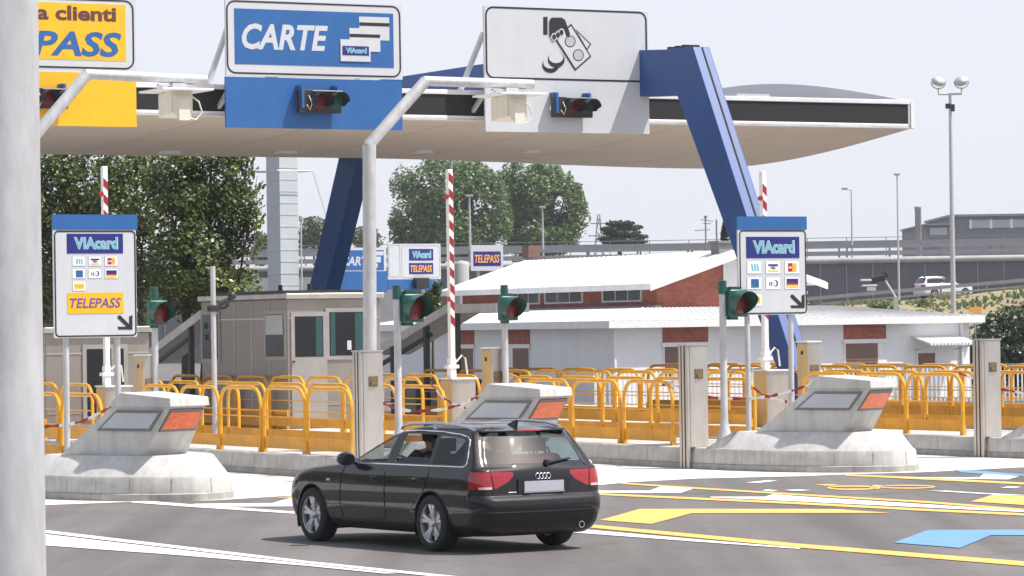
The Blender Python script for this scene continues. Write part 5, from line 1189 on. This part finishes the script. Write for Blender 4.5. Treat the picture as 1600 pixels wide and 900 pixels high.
def car(name, label, cat, paint, detail, loc, rotz, scale=(1,1,1)):
    t = thing(name, label, cat, loc, rotz); t.scale = scale
    m = MB(); m.loft([car_outline(s) for s in SL]); me = bpy.data.meshes.new('b'); me.from_pydata([tuple(p) for p in m.v], [], m.f)
    bm = bmesh.new(); bm.from_mesh(me); bmesh.ops.recalc_face_normals(bm, faces=bm.faces)
    bm2 = bm.copy(); bmesh.ops.triangulate(bm2, faces=bm2.faces); bvh = BVHTree.FromBMesh(bm2); bm2.free()
    def sx(y, z, side):                      # surface x at a side point
        h = bvh.ray_cast(Vector((side*3, y, z)), Vector((-side, 0, 0))); return h[0].x if h[0] else side*.8
    def ry(x, z):
        h = bvh.ray_cast(Vector((x, -4, z)), Vector((0, 1, 0))); return h[0].y if h[0] else -1
    def cut(poly, ax, test):
        lo = [min(p[i] for p in poly)-.03 for i in (0, 1)]; hi = [max(p[i] for p in poly)+.03 for i in (0, 1)]
        for i in range(len(poly)):
            a, b = poly[i], poly[(i+1) % len(poly)]
            fs = []
            for f in bm.faces:
                c = f.calc_center_median()
                if not test(c): continue
                q0 = [min(v.co[ax] for v in f.verts), min(v.co.z for v in f.verts)]; q1 = [max(v.co[ax] for v in f.verts), max(v.co.z for v in f.verts)]
                if q1[0] < lo[0] or q0[0] > hi[0] or q1[1] < lo[1] or q0[1] > hi[1]: continue
                fs.append(f)
            es = {e for f in fs for e in f.edges}; vs = {v for f in fs for v in f.verts}
            co = Vector((0,0,0)); co[ax] = a[0]; co.z = a[1]; no = Vector((0,0,0)); no[ax] = -(b[1]-a[1]); no.z = b[0]-a[0]
            bmesh.ops.bisect_plane(bm, geom=fs+list(es)+list(vs), plane_co=co, plane_no=no, dist=1e-5)
    side = lambda c: abs(c.x) > .45 and -.9 < c.y < 2.3; rear = lambda c: c.y < -.45
    arch = lambda cy: [(cy+.352*math.cos(2*math.pi*i/28), .325+.352*math.sin(2*math.pi*i/28)) for i in range(28)]
    A0, A1 = arch(0), arch(2.642)
    anyside = lambda c: abs(c.x) > .5
    for p in (A0, A1): cut(p, 1, anyside)
    for p in (DLO, WF, WR, WQ): cut(p, 1, side)
    if detail:
        for p in (FD, RD): cut(p, 1, side)
    cut(REARW, 0, rear)
    if detail: cut(GATE, 0, rear)
    LR_ = [(-x, z) for x, z in LIGHT]
    cut(LIGHT, 0, lambda c: c.y < -.55 and c.x < 0); cut(LR_, 0, lambda c: c.y < -.55 and c.x > 0)
    fs = [f for f in bm.faces if abs(f.calc_center_median().x) > .5 and -1 < f.calc_center_median().y < -.5]
    bmesh.ops.bisect_plane(bm, geom=fs+list({e for f in fs for e in f.edges})+list({v for f in fs for v in f.verts}), plane_co=(0,-.745,0), plane_no=(0,1,0), dist=1e-5)
    reg = {}
    def put(k, f): reg.setdefault(k, []).append(f)
    for f in bm.faces:
        c = f.calc_center_median(); yz = (c.y, c.z); xz = (c.x, c.z)
        if anyside(c) and (inpoly(yz, A0) or inpoly(yz, A1)): put('_hole', f); continue
        if side(c) and c.z > .9:
            s = 'l' if c.x < 0 else 'r'
            if inpoly(yz, WF): put('window.'+s+'f', f); continue
            if inpoly(yz, WR): put('window.'+s+'r', f); continue
            if inpoly(yz, WQ): put('window.'+s+'q', f); continue
            if inpoly(yz, DLO): put('window_surround', f); continue
        if rear(c) and inpoly(xz, REARW) and c.y < -.5: put('rear_window', f); continue
        if c.y < -.745 and (inpoly(xz, LIGHT) or inpoly(xz, LR_)): put('tail_light.'+('l' if c.x < 0 else 'r'), f); continue
        if detail and side(c):
            s = 'l' if c.x < 0 else 'r'
            if inpoly(yz, FD): put('door.'+s+'f', f); continue
            if inpoly(yz, RD): put('door.'+s+'r', f); continue
        if detail and rear(c) and inpoly(xz, GATE) and c.z > .64: put('tailgate', f); continue
        if detail and c.z < .648 and c.y < -.62: put('rear_bumper', f); continue
        # windscreen
        if c.z > .975 and c.z < 1.345 and c.y > .7 and abs(c.x) < .72*(1-(c.z-.97)*.55) and f.normal.y > .3: put('windscreen', f); continue
        put('body', f)
    def emitp(k, nm, mat, parent, solid=0):
        if k not in reg: return None
        idx = {}; vs = []; fs_ = []
        for f in reg[k]:
            q = []
            for v in f.verts:
                if v.index not in idx: idx[v.index] = len(vs); vs.append(v.co.copy())
                q.append(idx[v.index])
            fs_.append(q)
        mb = MB(); mb.add(vs, fs_); me = bpy.data.meshes.new(nm); me.from_pydata([tuple(p) for p in vs], [], fs_); me.materials.append(mat)
        for p in me.polygons: p.use_smooth = True
        o = link(nm, me, parent); return o
    bm.verts.index_update()
    emitp('body', 'body', paint, t); emitp('window_surround', 'window_surround', M_trimk, t); emitp('windscreen', 'windscreen', M_gcar, t)
    emitp('rear_bumper', 'rear_bumper', paint, t)
    doors = {}
    for s in 'lr':
        for q in 'fr':
            doors[s+q] = emitp('door.'+s+q, 'door', paint, t)
            if not (detail and s+q == 'lr'): emitp('window.'+s+q, 'window', M_gcar, doors[s+q] or t)
        emitp('window.'+s+'q', 'window', M_gcar, t)
        tl = emitp('tail_light.'+s, 'tail_light', M_tail, t)
        if detail:
            sg = -1 if s == 'l' else 1
            mb = MB(); mb.tube([(sg*.655, ry(sg*.655, .872)-.002, .872), (sg*.645, ry(sg*.645, .79)-.002, .79), (sg*.635, ry(sg*.635, .712)-.002, .712)], .006, 6); mb.build('divider', M_trimk, tl)
            mb = MB()
            x0, x1 = sg*.66, sg*.80
            n = 6; P0 = [(x0+(x1-x0)*i/n) for i in range(n+1)]
            mb.loft([[(x, ry(x, .708)-.004, .712), (x, ry(x, .735)-.004, .738), (x, ry(x, .735)+.02, .738), (x, ry(x, .708)+.02, .712)] for x in P0]); mb.build('reversing_lamp', M_tail2, tl)
    gate = emitp('tailgate', 'tailgate', paint, t); rw = emitp('rear_window', 'rear_window', M_grear, gate or t)
    if detail:   # the lowered rear door window: only its top edge stands above the sill
        y0, y1 = .17, .845; mb = MB(); mb.add([(sx(y0, .975, -1)+.012, y0, .965), (sx(y0, 1.035, -1)+.012, y0, 1.04), (sx(y1, 1.035, -1)+.012, y1, 1.04), (sx(y1, .975, -1)+.012, y1, .965)], [(0,1,2,3)]); mb.build('window', M_gcar, doors['lr'] or t)
    bm.free()
    # wheels and arches
    for cy in (0, 2.642):
        for s in (-1, 1):
            n = 18; mb = MB()
            mb.loft([[(s*x, cy+.356*math.cos(math.pi*(i/n)*1.22-.11*math.pi), .325+.356*math.sin(math.pi*(i/n)*1.30-.15*math.pi)) for i in range(n+1)] for x in (.872, .55)], False, False)
            mb.loft([[(s*.56, cy+.356*math.cos(2*math.pi*i/n), max(.2, .325+.356*math.sin(2*math.pi*i/n))) for i in range(n)], [(s*.55, cy+.01*math.cos(2*math.pi*i/n), .325+.01*math.sin(2*math.pi*i/n)) for i in range(n)]], True); mb.build('wheel_housing', M_trimk, t)
    for cy in (0, 2.642):
        for s in (-1, 1):
            mb = MB(); pts = []
            for i in range(-2, 23):
                a = math.pi*i/20; y, z = cy+.355*math.cos(a), .325+.355*math.sin(a); pts.append((sx(y+.006*math.cos(a), z+.006*math.sin(a), s)-s*.004, y, z))
            mb.tube(pts, .011, 6); mb.build('arch_lip', paint, t, smooth=60)
            wx = s*.775; hub = link('wheel', None, t) if False else None
            mb = MB(); mb.lathe([(.15, -.05), (.15, .0), (.05, .03)], 20, 'x', (0,0,0)); wh = mb.build('wheel', M_galv, t, loc=(wx, cy, .318))
            o_ = s
            mb = MB(); mb.lathe([(.216, -.11), (.235, -.115), (.285, -.112), (.308, -.095), (.318, -.06), (.318, .06), (.308, .095), (.285, .112), (.235, .115), (.216, .11)], 44, 'x', cap=False); mb.build('tyre', M_rub, wh, smooth=40)
            mb = MB(); mb.mat(0)
            f0 = o_*.085
            mb.loft([[(o_*x, r*math.cos(2*math.pi*i/44), r*math.sin(2*math.pi*i/44)) for i in range(44)] for r, x in ((.205, -.10), (.205, .06), (.212, .10), (.232, .112), (.236, .106))], False)
            for k in range(5):
                a0 = 2*math.pi*k/5+.3
                for off in (-.155, .155):
                    rings = []
                    for r, wd, x, an in ((.035, .030, .070, .25), (.10, .024, .082, .75), (.16, .025, .092, 1.0), (.215, .034, .094, 1.12)):
                        a = a0+off*an*(1.0 if r > .05 else 1); c, d = math.cos(a), math.sin(a)
                        rings.append([(o_*(x-.03), r*c-wd*d, r*d+wd*c), (o_*(x-.03), r*c+wd*d, r*d-wd*c), (o_*x, r*c+wd*.75*d, r*d-wd*.75*c), (o_*x, r*c-wd*.75*d, r*d+wd*.75*c)])
                    mb.loft(rings)
            mb.lathe([(.045, o_*.05), (.045, o_*.085), (.03, o_*.10), (.001, o_*.10)], 16, 'x'); mb.build('rim', M_alloy, wh, smooth=35)
            mb = MB(); mb.lathe([(.20, o_*-.02), (.20, o_*.01), (.04, o_*.012)], 24, 'x'); mb.build('brake_disc', M_dark, wh)  # plain dark disc filling the rim behind the spokes
    # bright trim round the side windows
    def surf(pts, r, nm, mat, sgn, par=t, n=6):
        P = []
        for i in range(len(pts)-1):
            for j in range(6): y = pts[i][0]+(pts[i+1][0]-pts[i][0])*j/6; z = pts[i][1]+(pts[i+1][1]-pts[i][1])*j/6; P.append((sx(y, z, sgn)+sgn*.003, y, z))
        y, z = pts[-1]; P.append((sx(y, z, sgn)+sgn*.003, y, z)); mb = MB(); mb.tube(P, r, n); return mb.build(nm, mat, par, smooth=60)
    for sgn in (-1, 1):
        surf([(1.97,.952),(-.56,.954),(-.60,.965),(-.612,1.0),(-.562,1.16),(-.527,1.245),(-.465,1.28),(-.30,1.306),(.1,1.33),(.6,1.337),(1.0,1.322),(1.20,1.285)], .0085, 'window_trim', M_chrome, sgn)
        surf([(1.97,.955),(1.58,1.13),(1.25,1.262)], .008, 'pillar_trim', M_trimk, sgn)
        # mirror
        mb = MB(); mb.loft([[(sgn*(.80+a), 1.66+b, .93+c) for a, b, c in ((0,.02,.02),(.02,.05,.0),(.04,.06,.05))], [(sgn*(.90+a), 1.66+b, .95+c) for a, b, c in ((0,.02,.02),(.02,.05,.0),(.04,.06,.05))]])
        mb.lathe([(.001, -.09), (.06, -.085), (.085, -.04), (.08, .04), (.05, .10), (.001, .12)], 14, 'y', (0, 0, 0)); 
        for v in mb.v[-14*6:]: v.x = sgn*.96+v.x*1.28; v.y = 1.70+v.y; v.z = 1.0+v.z*.95
        mb.build('wing_mirror', paint, t, smooth=50)
        if detail:
            for nm, z0, y0, y1 in (('side_moulding', .455, .35, 1.90),):
                surf([(y1, z0), (y0, z0)], .012, nm, paint, sgn)
            surf([(1.95,.80),(1.98,.50),(1.93,.29)], .004, 'shut_line', M_trimk, sgn); surf([(1.86,.945),(1.95,.80)], .004, 'shut_line', M_trimk, sgn)
            surf([(.98,.945),(.98,.285)], .0045, 'shut_line', M_trimk, sgn); surf([(.10,.945),(.06,.88),(.14,.70),(.33,.42),(.37,.29)], .004, 'shut_line', M_trimk, sgn)
            surf([(1.93,.285),(.37,.285)], .004, 'shut_line', M_trimk, sgn)
            for s_, yy in (('f', 1.14), ('r', .26)):
                P = [(sx(yy+d, .80+e, sgn)+sgn*f, yy+d, .80+e) for d, e, f in ((.10,-.005,.0),(.08,0,.028),(-.08,.008,.028),(-.10,.01,.0))]; mb = MB(); mb.tube(P, .013, 6)
                mb.build('handle', paint, doors[('l' if sgn < 0 else 'r')+s_] or t, smooth=50)
            surf([(2.26,.74),(2.20,.745)], .018, 'side_repeater', M_tail2, sgn)
        # roof rail
        P = [(sgn*.585, 1.06, 1.350), (sgn*.60, .98, 1.385), (sgn*.605, .80, 1.408), (sgn*.605, .30, 1.422), (sgn*.60, -.15, 1.405), (sgn*.59, -.38, 1.378), (sgn*.575, -.48, 1.342)]
        mb = MB(); mb.tube(P, .017, 8); mb.box(sgn*.60-.014, sgn*.60+.014, .26, .34, 1.34, 1.42); mb.build('roof_rail', M_silver, t, smooth=60)
    # spoiler lip, third brake light, aerial
    mb = MB(); n = 12; rings = []
    for i in range(n+1):
        x = -.56+1.12*i/n; y = ry(x, 1.335); rings.append([(x, y+.10, 1.375-.02*abs(x)/.56), (x, y-.055, 1.345), (x, y-.06, 1.332), (x, y+.05, 1.322)])
    mb.loft(rings); mb.build('spoiler', paint, t, smooth=40)
    mb = MB(); mb.loft([[(x, ry(x, 1.335)-.062, 1.346), (x, ry(x, 1.335)-.064, 1.331), (x, ry(x, 1.335)-.05, 1.331), (x, ry(x, 1.335)-.05, 1.346)] for x in (-.16, -.08, 0, .08, .16)]); mb.build('brake_light', M_tail, t)
    mb = MB(); mb.loft([[(-.02, -.42, 1.36), (.02, -.42, 1.36), (.02, -.22, 1.38), (-.02, -.22, 1.38)], [(-.008, -.46, 1.45), (.008, -.46, 1.45), (.008, -.43, 1.455), (-.008, -.43, 1.455)]]); mb.build('aerial_fin', M_trimk, t)
    if not detail:
        mb = MB(); mb.box(-.7, .7, -.6, 2.0, .5, .93); mb.build('cabin', M_seat, t); return t
    # number plate, rings, wiper, shut lines and bumper details
    yp = ry(0, .70)
    mb = MB(); mb.box(-.34, .34, yp-.006, yp+.06, .66, .812); mb.build('plate_recess', M_trimk, gate)
    mb = MB(); mb.box(-.262, .262, yp-.016, yp-.004, .678, .790); mb.build('number_plate', M_plate, gate); mb = MB(); mb.box(-.27, .27, yp-.020, yp-.004, .662, .676); mb.build('plate_trim', M_chrome, gate)
    yr = ry(0, .84)
    for i in range(4):
        cx = (i-1.5)*.046; mb = MB(); mb.tube([(cx+.031*math.cos(2*math.pi*k/18), yr-.010, .842+.031*math.sin(2*math.pi*k/18)) for k in range(19)], .0065, 6, False); mb.build('emblem_ring', M_chrome, gate, smooth=60)
    P = [(.08, ry(.08, .985)-.03, .985), (.20, ry(.2, 1.0)-.03, 1.0), (.44, ry(.44, 1.02)-.025, 1.02)]; mb = MB(); mb.tube(P, [.022, .016, .010], 8); mb.lathe([(.03, -.045), (.035, 0)], 12, 'y', (.08, ry(.08, .985), .985)); mb.build('rear_wiper', M_trimk, gate, smooth=50)
    def rsurf(pts, r, nm, mat, par=t):
        P = []
        for i in range(len(pts)-1):
            for j in range(7): x = pts[i][0]+(pts[i+1][0]-pts[i][0])*j/7; z = pts[i][1]+(pts[i+1][1]-pts[i][1])*j/7; P.append((x, ry(x, z)-.002, z))
        P.append((pts[-1][0], ry(*pts[-1])-.002, pts[-1][1])); mb = MB(); mb.tube(P, r, 6); mb.build(nm, mat, par, smooth=60)
    for sgn in (-1, 1): rsurf([(sgn*.655,.65),(sgn*.660,.70)], .0045, 'shut_line', M_trimk); rsurf([(sgn*.665,.885),(sgn*.66,.95),(sgn*.56,1.335)], .0045, 'shut_line', M_trimk)
    rsurf([(-.655,.648),(.655,.648)], .005, 'shut_line', M_trimk)
    rsurf([(-.80,.46),(-.4,.455),(.4,.455),(.80,.46)], .006, 'bumper_seam', M_trimk)
    mb = MB(); mb.lathe([(.030, -.03), (.038, -.03), (.038, .12), (.030, .12)], 16, 'y', (.50, ry(.5, .30)+.015, .285), cap=False); mb.build('exhaust_pipe', M_chrome, t, smooth=40)
    rsurf([(-.46,.672),(-.36,.672)], .007, 'script_badge', M_chrome, gate)
    # cabin
    mb = MB(); mb.box(-.74, .74, -.55, 2.1, .30, .42); mb.build('cabin_floor', M_seat, t)
    mb = MB(); mb.box(-.6, .6, -.73, -.26, .42, .615); mb.build('load_floor', M_seat, t)
    mb = MB(); mb.loft([[(-.70, 1.55, .60), (.70, 1.55, .60), (.70, 1.95, .60), (-.70, 1.95, .60)], [(-.70, 1.62, .93), (.70, 1.62, .93), (.70, 1.98, .92), (-.70, 1.98, .92)]]); mb.build('dashboard', M_seat, t, bevel=.03)
    mb = MB(); mb.xf = Matrix.Translation((-.36, 1.46, .86)) @ Matrix.Rotation(rad(65), 4, 'X'); mb.tube([(.18*math.cos(2*math.pi*k/20), .18*math.sin(2*math.pi*k/20), 0) for k in range(21)], .016, 6, False); mb.box(-.17, .17, -.02, .02, -.02, .0); mb.build('steering_wheel', M_dark, t)
    for x, y, wd in ((-.36, .72, .25), (.36, .72, .25), (-.36, -.12, .30), (.30, -.12, .34)):
        mb = MB(); mb.box(x-wd, x+wd, y, y+.50, .42, .60); mb.loft([[(x-wd, y-.04, .52), (x+wd, y-.04, .52), (x+wd, y+.10, .52), (x-wd, y+.10, .52)], [(x-wd*.85, y-.20, 1.06), (x+wd*.85, y-.20, 1.06), (x+wd*.85, y-.10, 1.06), (x-wd*.85, y-.10, 1.06)]])
        st = mb.build('seat', M_seat, t, bevel=.04); mb = MB(); mb.box(x-.13, x+.13, y-.26, y-.16, 1.09, 1.24); mb.tube([(x-.05, y-.18, 1.0), (x-.05, y-.20, 1.12)], .01, 6); mb.tube([(x+.05, y-.18, 1.0), (x+.05, y-.20, 1.12)], .01, 6); mb.build('headrest', M_seat, st, bevel=.03)
    return t
RZ = rad(33.5)
Prl = G(683, 861.5); Rv = Vector((math.cos(RZ), math.sin(RZ), 0))
CL = Prl+Rv*.80
car('estate_car', 'black estate car with silver roof rails driving towards the toll lanes', 'car', C_black, True, CL, RZ)
HV = Vector((-math.sin(RZ), math.cos(RZ), 0))
def cw(x, y, z): return CL+Rv*x+HV*y+Vector((0,0,z))
# the driver: one continuous skinned figure
M_skin = pm('skin', (.45, .24, .17), .55, var=.08); M_shirt = pm('dark_shirt', (.025, .027, .035), .85, var=.2); M_hair = pm('dark_hair', (.018, .012, .010), .6, var=.3)
def skinned(name, verts, edges, radii, mat, parent, root=0, sub=2):
    me = bpy.data.meshes.new(name); me.from_pydata(verts, edges, []); o = bpy.data.objects.new(name, me); COL.objects.link(o)
    md = o.modifiers.new('s', 'SKIN'); md.use_smooth_shade = True
    for i, r in enumerate(radii): me.skin_vertices[0].data[i].radius = r if isinstance(r, tuple) else (r, r); me.skin_vertices[0].data[i].use_root = (i == root)
    ms = o.modifiers.new('d', 'SUBSURF'); ms.levels = sub; ms.render_levels = sub
    bpy.context.view_layer.update(); n = bpy.data.meshes.new_from_object(o.evaluated_get(bpy.context.evaluated_depsgraph_get())); bpy.data.objects.remove(o)
    n.materials.clear(); n.materials.append(mat)
    for p in n.polygons: p.use_smooth = True
    return link(name, n, parent)
pt = thing('person', 'driver in dark clothes with dark hair at the wheel of the estate car', 'person', cw(-.36, .86, .60), RZ)
V = [(0,0,.02),(0,-.03,.22),(0,-.08,.42),(0,-.08,.52),(0,-.06,.58),(0,-.04,.66),(0,-.035,.74),  (-.19,-.07,.45),(-.25,.12,.30),(-.20,.42,.33),(-.15,.52,.37), (.19,-.07,.45),(.25,.12,.30),(.20,.42,.33),(.15,.52,.37), (-.11,.05,.02),(-.13,.42,.06),(-.13,.62,-.15), (.11,.05,.02),(.13,.42,.06),(.13,.62,-.15)]
E_ = [(0,1),(1,2),(2,3),(3,4),(4,5),(5,6),(2,7),(7,8),(8,9),(9,10),(2,11),(11,12),(12,13),(13,14),(0,15),(15,16),(16,17),(0,18),(18,19),(19,20)]
rr = [(.17,.13),(.16,.12),(.15,.17),(.07,.07),(.062,.066),(.085,.10),(.07,.085),(.065,.065),(.052,.052),(.04,.04),(.045,.03),(.065,.065),(.052,.052),(.04,.04),(.045,.03),(.09,.09),(.08,.08),(.055,.055),(.09,.09),(.08,.08),(.055,.055)]
bd = skinned('body', V, E_, rr, M_skin, pt)
sh = skinned('shirt', V[:3]+[(0,-.08,.46)]+V[7:9]+[(-.23,.24,.31)]+V[11:13]+[(.23,.24,.31)], [(0,1),(1,2),(2,3),(2,4),(4,5),(5,6),(2,7),(7,8),(8,9)], [(.19,.15),(.18,.14),(.17,.13),(.09,.09),(.08,.08),(.066,.066),(.06,.06),(.08,.08),(.066,.066),(.06,.06)], M_shirt, pt)
m = MB(); n = 14
for i in range(7):
    pass
m.loft([[(r*1.0*math.cos(2*math.pi*k/16), -.052+r*1.15*math.sin(2*math.pi*k/16)-(.01 if z < .72 else 0), z) for k in range(16)] for r, z in ((.088,.60),(.098,.66),(.098,.71),(.088,.765),(.06,.80),(.02,.815))]); m.build('hair', M_hair, pt, smooth=60)
m = MB(); m.loft([[(-.012,.055,.655),(.012,.055,.655),(.010,.04,.70),(-.010,.04,.70)], [(-.010,.078,.655),(.010,.078,.655),(.004,.05,.70),(-.004,.05,.70)]]); m.build('nose', M_skin, pt, smooth=60)
# red bag on the load floor
M_redbag = pm('red_fabric', (.50, .03, .05), .8, var=.2, scale=6)
t = thing('travel_bag', 'red bag seen through the right half of the estate car rear window', 'bag', cw(.34, -.42, .62), RZ)
m = MB(); m.loft([[(-.24,-.13,0),(.24,-.13,0),(.24,.13,0),(-.24,.13,0)],[(-.27,-.15,.22),(.27,-.15,.22),(.27,.15,.22),(-.27,.15,.22)],[(-.18,-.08,.42),(.2,-.08,.45),(.2,.08,.45),(-.18,.08,.42)]]); m.build('body', M_redbag, t, bevel=.05)
m = MB(); m.tube([(-.12,0,.42),(-.09,0,.50),(.09,0,.51),(.12,0,.43)], .014, 6); m.build('handle', M_dark, t)
# white car on the ramp
ps = at(1441, 452, 262); zr = roadz(ps.x)+.03; c0 = Vector((ps.x+.5, 262, zr))
car('white_car', 'white off-road car climbing the ramp beside the motorway wall', 'car', C_white, False, c0, rad(22-90), (1.04, 1.0, 1.16))

# ================================================================ HAZE: the milky summer air between the camera and the motorway
hzm = bpy.data.materials.new('haze_air'); hzm.use_nodes = True; t_ = hzm.node_tree; t_.nodes.clear()
o_ = t_.nodes.new('ShaderNodeOutputMaterial'); v_ = t_.nodes.new('ShaderNodeVolumePrincipled'); v_.inputs['Density'].default_value = .00027; v_.inputs['Color'].default_value = (.90, .92, .96, 1); v_.inputs['Anisotropy'].default_value = .35
t_.links.new(v_.outputs[0], o_.inputs['Volume'])
tag(MB().box(-130, 160, -20, 470, -1, 46).build('haze', hzm), 'thin pale summer haze over the whole place', 'haze', kind='stuff')
